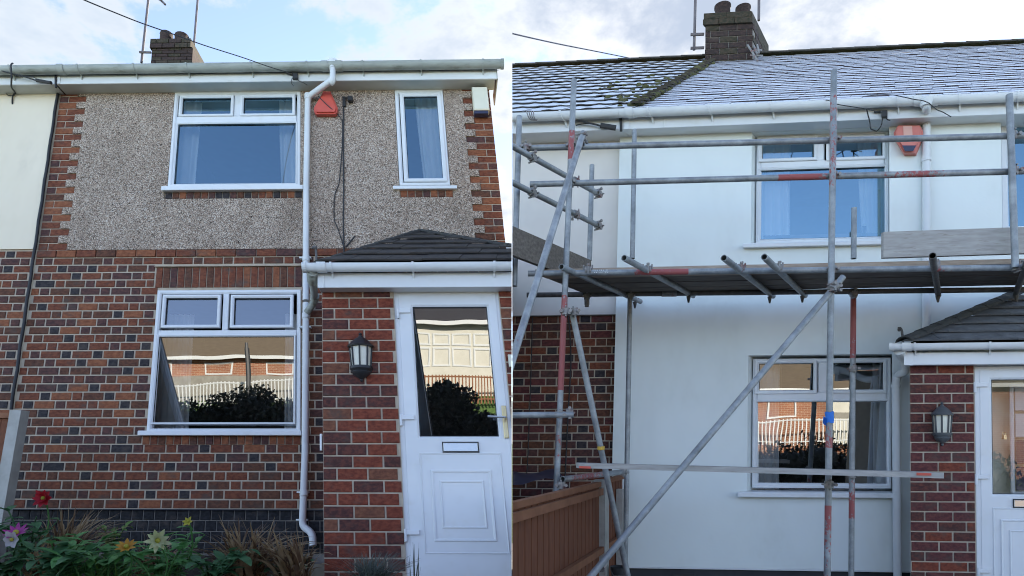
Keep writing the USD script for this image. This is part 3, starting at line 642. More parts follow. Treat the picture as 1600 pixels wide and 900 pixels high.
def far_building(name, label, x0, x1, y, z0, z1, ridge, wallm, roofm, depth=7.0, windows=(), hip=0.0):
    t = thing(name, label, 'building', (x0, y, z0))
    G().box(Op, (x0, x1, z0, z1), y - depth, y).put('wall', wallm, t)
    e = .3
    v = [(x0 - e, y + e, z1 - .05), (x1 + e, y + e, z1 - .05), (x1 + e - hip, y - depth / 2, ridge), (x0 - e + hip, y - depth / 2, ridge), (x1 + e, y - depth - e, z1 - .05), (x0 - e, y - depth - e, z1 - .05)]
    put('roof', v, [(0, 1, 2), (0, 2, 3), (3, 2, 4), (3, 4, 5), (1, 4, 2), (0, 3, 5)], roofm, t)
    G().box(Op, (x0 - e, x1 + e, z1 - .16, z1 - .02), y + e - .02, y + e + .06).put('fascia', 'white_metal', t)
    for (a, b, c, d) in windows:
        G().ring(Op, (a, b, c, d), .07, y - .06, y + .03).put('window', 'white_metal', t)
        G().box(Op, (a + .07, b - .07, c + .07, d - .07), y - .03, y - .01).put('pane', 'net_grey', t)
    return t
far_building('brick_bungalow', 'long low orange brick building with brown roof across the street', -30, -7.2, -13.4, 3.1, 5.0, 6.9, 'orange_brick', 'brown_roof', windows=[(-27 + 2.6 * i, -25.8 + 2.6 * i, 4.2, 4.75) for i in range(8)])
far_building('brick_house', 'tall orange brick house with white windows behind the low building', -12.4, -8.9, -21.0, 3.1, 7.1, 8.2, 'orange_brick', 'brown_roof', windows=[(-12.0, -11.2, 6.1, 6.8), (-10.6, -9.8, 6.1, 6.8)])
far_building('white_house', 'white rendered house with wide bay windows across the street', -6.0, 1.0, -13.2, 0, 5.85, 7.6, 'white_house', 'porch_tile', windows=[(-4.6 + .78 * i, -3.9 + .78 * i, 4.95, 5.42) for i in range(6)] + [(-4.6 + .78 * i, -3.9 + .78 * i, 4.15, 4.88) for i in range(6)])
far_building('brick_terrace', 'orange brick terrace with ribbed brown roof beyond the railings', 2.2, 17, -13.4, 0, 3.45, 5.0, 'orange_brick', 'brown_roof', windows=[(2.6, 3.7, 2.2, 3.1), (4.4, 5.5, 2.2, 3.1), (6.9, 8.0, 2.3, 3.1)])
far_building('brick_gable_house', 'taller orange brick house standing at the terrace end', 10.6, 15.5, -15.0, 0, 5.6, 6.8, 'orange_brick', 'brown_roof', depth=6.5, windows=[(11.0, 11.7, 4.5, 5.2), (11.9, 12.6, 4.5, 5.2)])
t = thing('garage_door', 'cream garage door in the orange brick terrace', 'garage door', (9.6, -13.3, 1.3))
G().box(Op, (9.3, 10.3, 1.2, 3.0), -13.38, -13.28).put('door_panel', 'white_house', t); G().box(Op, (9.34, 10.26, 2.25, 2.5), -13.28, -13.26).put('window', 'grey_wall', t)
def railing(name, label, x0, x1, y, z0, h, n, zs=0.0, m='white_metal'):
    t = thing(name, label, 'railing', (x0, y, z0))
    Z = lambda k: z0 + zs * k / (n - 1)
    for k in range(n):
        x = x0 + (x1 - x0) * k / (n - 1); G().box(Wd, (x - .02, x + .02, Z(k), Z(k) + h), -y - .02, -y + .02).put('rail_post', m, t)
    G().tube([(x0, y, Z(0) + h - .06), (x1, y, Z(n - 1) + h - .06)], .03, 6).put('top_rail', m, t)
    G().tube([(x0, y, Z(0) + .15), (x1, y, Z(n - 1) + .15)], .025, 6).put('bottom_rail', m, t)
railing('metal_railing', 'white metal railing sloping along the grass bank', -16, -7, -12.2, 2.6, 1.0, 60, .5)
railing('picket_fence', 'rusty brown picket fence before the white house', -6.5, 1.5, -12.0, 2.7, 1.0, 70, 0, 'fence_rail')
railing('garden_railing', 'white metal railing before the brick terrace', 5.5, 12.5, -12.2, 1.2, 1.0, 50)
G().box(Op, (-16, -7, 3.0, 4.15), -13.38, -13.2).put('garden_wall', 'grey_wall', label='grey retaining wall below the orange brick building', cat='wall')
t = thing('street_lamp', 'dark street lamp post on the far pavement', 'street lamp', (-10.6, -10.0, 0))
G().tube([(-10.6, -10, 0), (-10.6, -10, 4.85)], .085, 8).put('post', 'dark_metal', t); G().tube([(-10.6, -10, 4.75), (-10.6, -10, 5.05)], .05, 6).put('lamp_head', 'dark_metal', t)

def leaf_ball(c, r, n, size, seed, squash=(1, 1, 1)):
    q = np.random.RandomState(seed); d = q.normal(size=(n, 3)); d /= np.linalg.norm(d, axis=1)[:, None]
    rad = (.55 + .5 * q.rand(n)) * (0.75 + .5 * meshkit.noise(d * 2.2 + 7, seed))
    p = np.array(c) + d * rad[:, None] * r * np.array(squash); a = q.normal(size=(n, 3)); a /= np.linalg.norm(a, axis=1)[:, None]
    b = np.cross(a, q.normal(size=(n, 3))); b /= np.linalg.norm(b, axis=1)[:, None]; s = size * (.6 + .8 * q.rand(n))[:, None]
    v = np.stack([p - a * s, p + b * s * .5, p + a * s, p - b * s * .5], 1).reshape(-1, 3); k = np.arange(n)[:, None] * 4
    return v, np.vstack([k + [0, 1, 2], k + [0, 2, 3]])
def bush(name, label, balls, m, size=.05, per=1500, seed=3):
    t = thing(name, label, 'bush', balls[0][0][:2] + (0,)); gg = G(); st = G()
    for i, (c, r) in enumerate(balls):
        gg.add(*leaf_ball(c, r, per, size, seed + i)); st.tube([(c[0], c[1], 0), (c[0] + .05, c[1], c[2] * .6), c], [.05, .035, .015], 6)
        ic = trimesh.creation.icosphere(2, r * .62); ic.apply_translation(c); gg.mesh(ic)
    gg.put('crown', m, t); st.put('trunk', 'fence_wood', t)
bush('garden_bush', 'dark garden bush behind the viewer before the brick front', [((-6.25, -.9, 2.0), .62), ((-6.9, -1.0, 1.5), .7), ((-5.6, -.8, 1.5), .72), ((-6.3, -.9, .9), .9), ((-4.9, -.8, 1.4), .6), ((-7.3, -.9, .9), .7), ((-5.2, -.8, .6), .8), ((-4.4, -.8, 1.1), .6), ((-7.7, -.9, 1.2), .7), ((-6.0, -.9, 1.3), .8), ((-5.1, -.8, 1.2), .75), ((-7.0, -.9, 1.75), .6), ((-7.8, -.9, 1.6), .7), ((-5.2, -.8, 1.75), .55), ((-8.4, -.9, 1.2), .7)], 'hedge_leaf', per=2600)
bush('front_hedge', 'dark round bush behind the viewer facing the left porch', [((-1.5, -1.0, 1.95), .52), ((-.95, -1.0, 1.5), .45), ((-2.1, -1.0, 1.4), .7), ((-1.4, -1.0, .9), .8), ((-.75, -1.2, .9), .6), ((-1.9, -1.0, 1.2), .8), ((-1.1, -1.1, 1.1), .7)], 'hedge_leaf', seed=31, per=3000)
bush('low_hedge', 'low dark hedge behind the viewer facing the white house', [((2.9 + .6 * i, -1.0, .75 + .12 * math.sin(i * 2.1)), .62) for i in range(9)], 'hedge_leaf', seed=57, per=900)

# ================================================================== LEFT PLOT: brick and pebbledash house
SIDE[0] = -1
uP = A.uv(56, 385)[0]; uR = A.uv(777, 260)[0]; uFarL = A.uv(-230, 400)[0]
v402 = A.uv(200, 402)[1]; v795 = A.uv(200, 795)[1]; cA = (v402 - v795) / 30.0
vTop = A.uv(430, 134)[1]; vBase = A.uv(200, 880)[1]; vBand = v402 + cA
houseA = thing('brick_house', 'end terrace house with red brick below and grey pebbledash above', 'house', A.P((0, vBase, 0))[0])
neighA = thing('cream_house', 'neighbouring house with cream rendered top left of the black cable', 'house', A.P((uP - 1, vBase, 0))[0])
upW = A.rect(268, 144, 469.5, 292); smW = A.rect(620, 140, 698, 291); loW = A.rect(238, 453.5, 470, 676)
rp = lambda r: sbox(r[0], r[2], r[1], r[3])
slab = Polygon([(uP, vBase), (uR, vBase), (uR, vTop + .2), (uP, vTop + .2)])
opens = shapely.union_all([rp(upW), rp(smW), rp(loW)])
G().extrude(A, slab.difference(opens), -.055, -.007).put('wall', 'mortar', houseA)
G().box(A, (uR - .2, uR - .006, vBase, vTop + .2), -4.5, -.245).put('side_wall', 'brick_red', houseA)
G().extrude(A, Polygon([(uFarL, vBase), (uP - .002, vBase), (uP - .002, vTop + .2), (uFarL, vTop + .2)]), -.055, -.007).put('wall', 'mortar', neighA)
# main wall bricks
lowSill = A.rect(215, 671, 470, 680, .06); headLo = (A.uv(222, 686)[0], A.uv(470, 686)[0], A.uv(300, 695)[1], A.uv(300, 679)[1])
sol = A.rect(243, 417, 472, 449); 
lowArea = Polygon([(uP + .012, v795), (uR, v795), (uR, v402), (uP + .012, v402)])
hole = shapely.union_all([rp(loW), rp(headLo), rp((sol[0] - .008, sol[1], sol[2] - .02, sol[3]))])
bricks = courses(A, lowArea, cA, v402, (.209, .097), .015, pick_old, 0.0, holes=hole, u_ref=.03)
# the projecting stretcher course below the pebbledash
x = uP + .03; b, tt = v402 + .005, vBand - .005
while x < uR - .05:
    e = min(x + .213, uR); bricks.append(((x, e, b, tt), pick_old(.213, x, 0, 0), .012)); x = e + .011
# quoins and the toothed edge of the pebbledash
rowsT = []; k = 1
while v402 + k * cA < vTop:
    b, tt = v402 + k * cA + .0055, min(v402 + (k + 1) * cA - .0055, vTop + .02); longL = (k % 2 == 1); longR = (k % 2 == 0)
    pk = lambda: rnd.choice(['brick_red', 'brick_orange', 'brick_red', 'brick_orange', 'brick_red', 'brick_orange', 'brick_red', 'brick_purple', 'brick_brown'])
    x = uP + .03
    if longL: bricks += [((x, x + .1, b, tt), rnd.choice(['brick_red', 'brick_purple', 'brick_orange']), 0.0), ((x + .111, x + .324, b, tt), pk(), 0.0)]
    else: bricks.append(((x, x + .213, b, tt), pk(), 0.0))
    if longR: bricks += [((uR - .1, uR, b, tt), rnd.choice(['brick_red', 'brick_purple', 'brick_brown']), 0.0), ((uR - .324, uR - .111, b, tt), pk(), 0.0)]
    else: bricks.append(((uR - .213, uR, b, tt), pk(), 0.0))
    if k > 1 or True: rowsT.append(sbox(x + (.331 if longL else .220), b - .0056, uR - (.331 if longR else .220), tt + .0056))
    k += 1
def soldiers(r, n, w1, dark=.45, tone=None):
    a, b_, c_, d_ = r; st = (b_ - a) / n
    return [((a + i * st + .005, a + (i + 1) * st - .005, c_ + .003, d_ - .003), (tone or (lambda: rnd.choice(['brick_red', 'brick_orange', 'brick_brown', 'brick_purple', 'brick_red'])))(), w1) for i in range(n)]
alt = lambda: rnd.choice(['brick_red', 'brick_orange', 'brick_purple', 'brick_blue', 'brick_brown'])
bricks += soldiers(sol, 20, .004)
bricks += [((sol[0] - .008, sol[1], sol[3] + .004, sol[3] + .014), 'brick_brown', .016)] if False else []
headUp = A.rect(258, 295, 472, 310); headSm = A.rect(625, 294, 708, 308)
bricks += soldiers(headUp, 19, .004, tone=alt) + soldiers(headSm, 7, .004, tone=alt) + soldiers(headLo, 20, .004)
topStrip = (uP + .36, uR - .36, A.uv(400, 141)[1], vTop + .02)
big = [q for q in bricks]
lay(A, houseA, big, limit=300)
teeth = shapely.union_all(rowsT).buffer(.0008).difference(opens.buffer(.002)).difference(shapely.union_all([rp(headUp), rp(headSm)]).buffer(.006)).difference(sbox(uP, A.uv(400, 140.5)[1], uR, vTop + 1))
G().extrude(A, teeth, -.011, .010).put('pebbledash_panel', 'pebbledash', houseA)
strip = []
x = uP + .36
while x < uR - .36: strip.append(((x, x + .213, A.uv(400, 140.3)[1], vTop + .02), pick_old(.2, 0, 0, 0), .004)); x += .224
lay(A, houseA, strip, limit=0, rest='eaves_course')
# plinth of black engineering bricks
pl = []
for k in range(4):
    tt = v795 - .012 - k * cA * 1.12; x = uP + .02 + (k % 2) * .055
    while x < uR: pl.append(((x, x + .1, tt - cA * 1.12 + .01, tt), 'engineering_brick', .022)); x += .111
G().box(A, (uP + .01, uR, vBase, v795 - .008), -.01, .012).put('plinth', 'mortar_dark', houseA)
lay(A, houseA, pl, limit=64, name='plinth_brick', rest='plinth_brickwork')
G().box(A, (uP + .005, uR, v795 - .014, v795 - .001), -.01, .045, .004).put('damp_course_ledge', 'plinth_black', houseA)
G().box(A, (sol[0] - .012, sol[1] + .01, sol[3] + .001, sol[3] + .013), -.01, .022, .004).put('lintel_ledge', 'mortar', houseA)

# windows of the left house
def px_panes(F, w, *rs): return [F.rect(*r, w) for r in rs]
s0 = A.rect(252, 288.5, 472, 296, .06)
tl, tr, mn = px_panes(A, 0, (285.5, 154, 361, 179), (381, 153, 457, 178), (275.5, 193.5, 462, 287))
win = two_light_window(A, houseA, upW, (A.uv(370, 192)[1], A.uv(370, 182)[1]), (A.uv(366, 165)[0], A.uv(377, 165)[0]), (tl, tr, mn), .012, (A.uv(252, 292, .06)[0], A.uv(473, 292, .06)[0], s0[2], s0[3], .06), upright=False)
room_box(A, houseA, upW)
a, b, c, d = mn
curtain(A, win, (a - .22, a + .19, c - .1, d + .5), -.2, 4, pull=-.03)
curtain(A, win, (b - .26, b + .08, c - .1, d + .5), -.2, 4, pull=.05)
sw = A.rect(620.5, 141, 697.5, 290)
g = G().ring(A, sw, .045, -.058, .012); win = g.put('window', 'upvc', houseA)
k = A.rect(634.5, 151, 687.5, 279)
G().ring(A, (k[0] - .05, k[1] + .05, k[2] - .05, k[3] + .05), .05, -.02, .024, .008, .016).put('casement', 'upvc', win)
G().ring(A, (k[0] - .006, k[1] + .006, k[2] - .006, k[3] + .006), .010, -.012, -.002, .001, .002).put('gasket', 'gasket', win)
flush_pane(A, k, -.014, win); room_box(A, houseA, smW)
s0 = A.rect(614, 288.5, 714, 294.5, .05)
G().prism_u(A, s0[0], s0[1], [(s0[2], .046), (s0[2] + .004, .05), (s0[3] - .012, .05), (s0[3], .03), (s0[3], -.05), (s0[2], -.05)]).put('sill', 'upvc', win)
curtain(A, win, (k[1] - .27, k[1] + .06, k[2] - .1, k[3] + .2), -.2, 4, pull=.05)
tl, tr, mn = px_panes(A, 0, (259, 466, 340, 508), (366, 466, 453.5, 508), (244, 526, 459, 660))
s0 = A.rect(215, 672, 470, 680, .07)
win = two_light_window(A, houseA, loW, (A.uv(350, 524.5)[1], A.uv(350, 516)[1]), (A.uv(348, 488)[0], A.uv(357, 488)[0]), (tl, tr, mn), .012, (s0[0], A.uv(470, 675, .07)[0], s0[2], s0[3], .07))
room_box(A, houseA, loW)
a, b, c, d = mn
curtain(A, win, (a - .34, a + .2, c - .3, d + .4), -.40, 9, 'net_grey', amp=.02)
curtain(A, win, (b - .2, b + .1, c - .3, d + .4), -.40, 4, 'net_grey', amp=.02)

# eaves of both left houses
uE = A.uv(776, 118, .2)[0]; uD = A.uv(89, 122, .2)[0]; uGd = A.uv(92, 108, .28)[0]
vF0, vF1 = A.uv(430, 127, .2)[1], A.uv(430, 113.5, .2)[1]
gr = .068; gt = A.uv(430, 97, .268 + gr)[1]
for (par, u0, u1) in ((neighA, uFarL, uD - .003), (houseA, uD, uE)):
    G().box(A, (u0, u1, vF0, vF1), .182, .2, .003).put('fascia', 'fascia_dirty', par)
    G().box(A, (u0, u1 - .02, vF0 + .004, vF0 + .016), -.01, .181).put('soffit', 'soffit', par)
    G().box(A, (u0, u1 - .004, vF1 + .001, vF1 + .028), .10, .19).put('underlay', 'rubber', par)
G().box(A, (uE, uE + .012, vF0 - .002, vF1 + .02), -.3, .203, .003).put('barge_end', 'soffit', houseA)
G().box(A, (uD - .006, uD + .045, vF0 - .002, vF1 + .002), .2, .208, .002).put('fascia_joint', 'fascia_dirty', houseA)
uG1 = A.uv(785, 97, .28)[0]
br = [A.uv(x, 105, .28)[0] for x in (124, 211, 293, 393, 480, 567, 658, 755)]
gA = gutter(A, houseA, uGd, uG1, gt, .268, gr, 'gutter_dirty', br, [A.uv(97, 105, .28)[0], A.uv(508, 103, .28)[0], A.uv(530, 103, .28)[0]], cap_right=True)
gutter(A, neighA, uFarL, uGd - .002, gt, .268, gr, 'gutter_dirty', [A.uv(x, 108, .28)[0] for x in (-60, 18)], [])
# roof: low behind the gutter, with its stack
u0c, vR = A.uv(400, 103, -3.0)
for (par, ua, ub) in ((neighA, uFarL, uP - .004), (houseA, uP, uR + .12)):
    q = [(ua, gt - .05, .2), (ub, gt - .05, .2), (ub, vR, -3.0), (ua, vR, -3.0), (ua, vR, -3.1), (ub, vR, -3.1), (ub, gt - .6, -6), (ua, gt - .6, -6)]
    G().add(A.P(q), [(0, 1, 2, 3), (3, 2, 5, 4), (4, 5, 6, 7)]).put('roof', 'porch_tile', par)
ch = thing('chimney_stack', 'dark sooty chimney stack above the grey gutter', 'chimney', A.pt(272, 100, -3.0))
wc = -2.6
cr = A.rect(236, 75, 300, 104, wc); ctop = A.rect(235, 61.5, 299, 76, wc)
G().box(A, (cr[0], cr[1], cr[2] - .5, cr[3]), wc - .9, wc - .012).put('stack', 'chimney_brick', ch)
bk = courses(A, rp((cr[0], cr[1], cr[2] - .3, cr[3])), .075, cr[2], (.215,), .01, lambda *_: rnd.choice(['chimney_brick', 'chimney_brick', 'chimney_brick_mossy']), wc, lo=None)
lay(A, ch, bk, limit=60, w0=wc - .02)
bk = courses(A, rp((ctop[0] - .0, ctop[1] + .0, ctop[2], ctop[3])), (ctop[3] - ctop[2]) / 2, ctop[2], (.215,), .01, lambda *_: rnd.choice(['chimney_brick', 'chimney_brick_mossy', 'chimney_brick_mossy']), wc + .03)
lay(A, ch, bk, limit=20, w0=wc - .02)
G().box(A, (ctop[0] + .005, ctop[1] - .005, ctop[2] + .005, ctop[3] - .004), wc - .92, wc + .012).put('corbel', 'chimney_brick_mossy', ch)
for (x0, x1, y0) in ((250, 270, 53), (273, 295, 56)):
    r = A.rect(x0, y0, x1, 62, wc - .4); um = (r[0] + r[1]) / 2; R = (r[1] - r[0]) / 2
    prof = [(R * .9, r[2] - .45), (R * .92, r[3] - .05), (R, r[3] - .03), (R * .95, r[3] - .005), (R * .8, r[3]), (R * .7, r[3] - .02), (R * .68, r[2] - .3)]
    n = 14; q = [(um + p * math.cos(2 * math.pi * k / n), v, wc - .4 + p * math.sin(2 * math.pi * k / n)) for p, v in prof for k in range(n)]
    f = [(i * n + k, i * n + (k + 1) % n, (i + 1) * n + (k + 1) % n, (i + 1) * n + k) for i in range(len(prof) - 1) for k in range(n)]
    G().add(A.P(q), f).put('chimney_pot', 'chimney_brick', ch, smooth=40)
def aerial(name, label, F, p0, p1, w, clamps, rods=()):
    t = thing(name, label, 'aerial', F.pt(*p0, w))
    G().tube([F.pt(*p0, w), F.pt(*p1, w)], .021, 8).put('pole', 'aerial', t)
    for (x0, y0, x1, y1) in clamps: G().tube([F.pt(x0, y0, w + .03), F.pt(x1, y1, w + .03)], .02, 6).put('clamp', 'aerial', t)
    for (x0, y0, x1, y1, r) in rods: G().tube([F.pt(x0, y0, w + .03), F.pt(x1, y1, w + .1)], r, 6).put('rod', 'aerial', t)
aerial('aerial_pole', 'thin aerial pole clamped to the left side of the sooty chimney', A, (221, 98), (233, -12), wc - .3, [(218, 81.5, 236, 82)], [(243, -4, 252, 1, .02), (252, 1, 258, 7, .02), (232, -8, 262, -8, .012)])
aerial('aerial_pole', 'thin bare aerial pole right of the sooty chimney', A, (303, 70), (310, -14), wc - .5, [])
cable('overhead_cable', 'thin overhead cable crossing the sky past the sooty chimney', [A.pt(118, -6, 2.6), A.pt(200, 28, 2.0), A.pt(300, 64, 1.25), A.pt(394, 95, .6), A.pt(432, 108, .36), A.pt(458, 115, .23)], .005)
# cables and boxes at the left eaves
t = thing('cable_joint', 'black cable joint box slung under the left gutter', 'cable joint', A.pt(68, 127, .24))
G().tube([A.pt(57, 125.5, .24), A.pt(80, 129.5, .24)], .02, 8).put('sleeve', 'rubber', t); G().tube(bez([A.pt(-12, 103, .3), A.pt(10, 113, .3), A.pt(35, 119, .27), A.pt(57, 126, .24)]), .008, 6).put('lead', 'rubber', t)
G().tube(bez([A.pt(36, 119, .26), A.pt(50, 120, .25), A.pt(60, 126, .24)]), .006, 6).put('lead', 'rubber', t)
cable('hanging_cable', 'black cable looped over the gutter of the cream house', [A.pt(20, 99, .36), A.pt(17, 104, .4), A.pt(18, 122, .36), A.pt(18, 136, .2), A.pt(23, 146, .03), A.pt(20, 150, .03), A.pt(19.5, 163, .012)], .009)
cable('cable_loop', 'thin black cable loop on the top of the cream wall', [A.pt(8, 141, .03), A.pt(14, 149, .03), A.pt(22, 149, .03), A.pt(24, 142, .05)], .005)
v0, v1 = A.uv(90, 134)[1], A.uv(20, 640)[1]
g = G(); pts = [A.P((uP + .006 + .004 * math.sin(k * 1.7), v0 + (v1 - v0) * k / 30, .02))[0] for k in range(31)]
g.tube(pts, .016, 8); g.put('wall_cable', 'rubber', None, smooth=True, label='thick black cable running down between cream wall and red brick', cat='cable')
cable('fascia_cable', 'short black cable down the fascia end above the thick cable', [A.pt(86.5, 115, .21), A.pt(87, 124, .215), A.pt(87.5, 137, .2)], .012)
t = thing('cable_clip', 'small square black clip box on the white fascia', 'cable clip', A.pt(461, 118, .21))
G().box(A, A.rect(457, 113.5, 465, 122, .24), .2, .24, .006).put('clip_body', 'rubber', t); G().tube(bez([A.pt(458, 121, .22), A.pt(455, 128, .22), A.pt(459, 134, .2)]), .004, 5).put('lead', 'rubber', t)
G().tube(bez([A.pt(464, 121, .22), A.pt(470, 128, .22), A.pt(480, 133, .15)]), .004, 5).put('lead', 'rubber', t); G().tube([A.pt(448, 115, .22), A.pt(457, 117, .22)], .007, 5).put('clamp', 'rubber', t)

# cream render of the neighbour and its bricks
vCr = A.uv(0, 390)[1]
G().extrude(A, Polygon([(uFarL, vCr), (uP - .016, vCr), (uP - .016, vTop + .02), (uFarL, vTop + .02)]), -.011, .012).put('render_panel', 'cream_render', neighA)
nb = courses(A, Polygon([(uFarL, v795), (uP - .012, v795), (uP - .012, vCr - .004), (uFarL, vCr - .004)]), cA, v402, (.209, .097), .015, pick_old, 0.0, u_ref=.1)
lay(A, neighA, nb, limit=160)

# downpipe of the left house
pr = .034
t = thing('downpipe', 'white downpipe with swan neck on the pebbledash house front', 'downpipe', A.pt(478, 840, .06))
G().tube(bend([A.pt(520, 99, .28), A.pt(520, 124, .28), A.pt(481, 152, .06), A.pt(478.5, 300, .06), A.pt(478, 470, .06)], .06), pr, 14).put('upper_pipe', 'upvc_pipe', t, smooth=40)
G().tube([A.pt(520, 97, .28), A.pt(520, 108, .28)], [.062, .04], 14).put('outlet', 'upvc_pipe', t, smooth=40)
G().tube(bend([A.pt(478, 474, .06), A.pt(477, 700, .06), A.pt(472.5, 822, .06), A.pt(488, 833, .09), A.pt(489.5, 853, .1)], .05), pr, 14, hollow=.88).put('lower_pipe', 'upvc_pipe', t, smooth=40)
for (x, y) in ((481, 151), (478.4, 404), (478, 493), (475, 770)):
    G().tube([A.pt(x, y - 3, .06), A.pt(x, y + 5, .06)], pr + .006, 14).put('collar', 'upvc_pipe', t, smooth=40)
for (x, y) in ((477.9, 404), (477.6, 512), (474, 769), (472.8, 812)):
    r = A.rect(x - 9, y - 1.2, x + 9, y + 1.4, .02); G().box(A, r, .0, .06, .003).put('pipe_clip', 'upvc_pipe', t)
G().tube(bend([A.pt(519.5, 122, .28), A.pt(519, 127, .27), A.pt(516, 129, .26)], .02), pr + .006, 14).put('collar', 'upvc_pipe', t, smooth=40)
# alarm box, lights and boxes
red = A.poly([(505, 142), (516, 142), (527.5, 168), (526, 175), (523, 177.5), (494, 177.5), (490.5, 174), (490, 168)], .08)
t = thing('alarm_box', 'red bell shaped alarm box beside the swan neck pipe', 'alarm box', A.pt(509, 160))
G().extrude(A, red, .012, .07).put('case', 'red_plastic', t); G().extrude(A, red.buffer(-.02), .07, .088).put('front_cover', 'red_plastic', t)
t = thing('security_sensor', 'small dark sensor on the pebbledash below the eaves', 'sensor', A.pt(545, 153))
G().box(A, A.rect(543, 149, 550.5, 156, .08), .02, .08, .008).put('sensor_body', 'rubber', t); G().box(A, A.rect(535, 150.5, 540, 166, .03), .01, .035, .004).put('bracket', 'rubber', t); G().tube([A.pt(538, 153, .03), A.pt(545, 152.5, .05)], .012, 6).put('arm', 'rubber', t)
cable('sensor_cable', 'straight black cable down the pebbledash from the sensor', [A.pt(537, 160, .018), A.pt(536.5, 225, .018), A.pt(537, 300, .018), A.pt(536.5, 350, .018), A.pt(537.5, 394, .018)], .0085)
cable('alarm_cable', 'thin black cable from the alarm box wandering down pebbledash', [A.pt(497, 150, .09), A.pt(507, 160, .092), A.pt(518, 170, .09), A.pt(530, 181, .03), A.pt(535, 192, .02), A.pt(530, 285, .018), A.pt(523, 305, .018), A.pt(522, 340, .018), A.pt(529, 360, .018), A.pt(536, 383, .018)], .0055)
cable('cable_stub', 'short black cable stub rising above the left porch roof', [A.pt(540, 386, .02), A.pt(548, 377, .03), A.pt(554.5, 369, .04)], .009, n=12)
t = thing('meter_box', 'cream plastic box near the right corner under the eaves', 'utility box', A.pt(751, 155))
G().box(A, A.rect(739, 135, 763, 171, .12), .01, .12, .012).put('case', 'cream_plastic', t); G().box(A, A.rect(741, 171, 763, 177, .1), .02, .10, .006).put('base', 'navy', t)

# ------------------------------------------------------------------ left porch
wp = 1.35
por = thing('brick_porch', 'red brick porch with dark hipped roof on the pebbledash house', 'porch', A.pt(560, 900, wp))
uA0 = A.uv(503.5, 676, wp)[0]; uA1 = A.uv(625, 676, wp)[0]; uA2 = A.uv(800.5, 676, wp)[0]; vA0, vA1 = A.uv(560, 912, wp)[1], A.uv(560, 449, wp)[1]
cP = (vA1 - A.uv(560, 900, wp)[1]) / 24.3
G().box(A, (uA0 + .004, uA1, vA0, vA1), wp - .06, wp - .007).put('wall', 'mortar', por)
G().box(A, (uA0 + .004, uA0 + .1, vA0, vA1), .05, wp - .061).put('side_wall', 'porch_brick_red', por)
G().box(A, (uA2, uA2 + 1.2, vA0, vA1), .05, wp - .007).put('wall', 'mortar', por)
bk = courses(A, rp((uA0, uA1, vA0, vA1)), cP, vA1, (.226,), .012, pick_porch, wp, u_ref=uA0 + .0)
bk += courses(A, rp((uA2, uA2 + .6, vA0, vA1)), cP, vA1, (.226,), .012, pick_porch, wp, u_ref=uA2)
lay(A, por, bk, limit=300, w0=wp - .03)
fa = A.rect(497, 425.5, 860, 448.5, wp + .12)
G().box(A, (fa[0], fa[1], fa[2], fa[3]), wp + .10, wp + .12, .003).put('fascia', 'upvc', por)
G().box(A, (fa[0] + .002, fa[1], fa[2] + .002, fa[2] + .014), .05, wp + .099).put('soffit', 'upvc', por)
G().box(A, (fa[0], fa[0] + .014, fa[2] + .001, fa[3]), .05, wp + .098).put('side_fascia', 'upvc', por)
G().box(A, (fa[0] - .003, fa[0] + .05, fa[2] - .003, fa[3] + .002), wp + .12, wp + .126, .002).put('corner_trim', 'upvc', por)
gr2 = .056; gt2 = A.uv(640, 410.5, wp + .18 + gr2)[1]
gP = gutter(A, por, A.uv(477, 416, wp + .18)[0], A.uv(870, 416, wp + .18)[0], gt2, wp + .18, gr2, 'upvc_pipe', [A.uv(x, 416, wp + .18)[0] for x in (518, 645, 772)], [A.uv(503, 416, wp + .18)[0]], cap_left=True)
# the porch gutter empties through a hopper elbow into the downpipe
t = thing('gutter_outlet', 'grimy outlet elbow joining the left porch gutter to the downpipe', 'pipe', A.pt(485, 490, .2))
pA = A.pt(487, 420, wp + .17); 
G().tube(bend([pA, A.pt(488, 436, wp + .1), A.pt(490, 448, .9), A.pt(491, 462, .35), A.pt(491, 472, .12), A.pt(479, 489, .075)], .08), .036, 12).put('elbow', 'gutter_dirty', t, smooth=40)
G().tube([A.pt(492, 462, .34), A.pt(491.5, 468, .24)], .045, 12).put('collar', 'gutter_dirty', t, smooth=40)
G().tube([A.pt(488, 424, wp + .16), A.pt(489, 440, wp + .02)], .047, 12).put('collar', 'gutter_dirty', t, smooth=40)
# hipped roof
ve = A.uv(640, 411, wp + .2)[1]
P0 = A.P((A.uv(497, 411, wp + .2)[0], ve, wp + .2))[0]
apex = A.pt(657, 364, .02); right = A.P((A.uv(935, 411, wp + .2)[0], ve, wp + .2))[0]
S = A.X / np.linalg.norm(A.X); d = apex - P0; s_ap = d @ S; T = d - s_ap * S; tl_ = np.linalg.norm(T); T = T / tl_
poly = Polygon([(0, 0), ((right - P0) @ S, 0), (s_ap, tl_)])
N = np.cross(S, T); N /= np.linalg.norm(N)
q = np.array([P0, right, apex]) - N * .02
lb = A.P((A.uv(497, 411, wp + .2)[0], ve, 0.0))[0]; rb = A.P((A.uv(935, 411, wp + .2)[0], ve, 0.0))[0]
put('roof', np.vstack([q, [lb, rb]]), [(0, 1, 2), (0, 2, 3), (1, 4, 2)], 'roof_felt', por)
tiles, _ = tile_field(P0, S, T, poly, .30, tl_ / 6.0, .014, .022, over=1.12, jit=.001)
put_tiles(tiles, por, 'porch_tile')
hip_caps(por, P0 + N * .0, apex + N * .02, 8, .055, 'hip_tile'); hip_caps(por, right + N * .0, apex + N * .02, 12, .055, 'hip_tile')
t = thing('roof_hook', 'small metal hook standing at the left porch roof corner', 'hook', A.pt(495, 410, wp - .2))
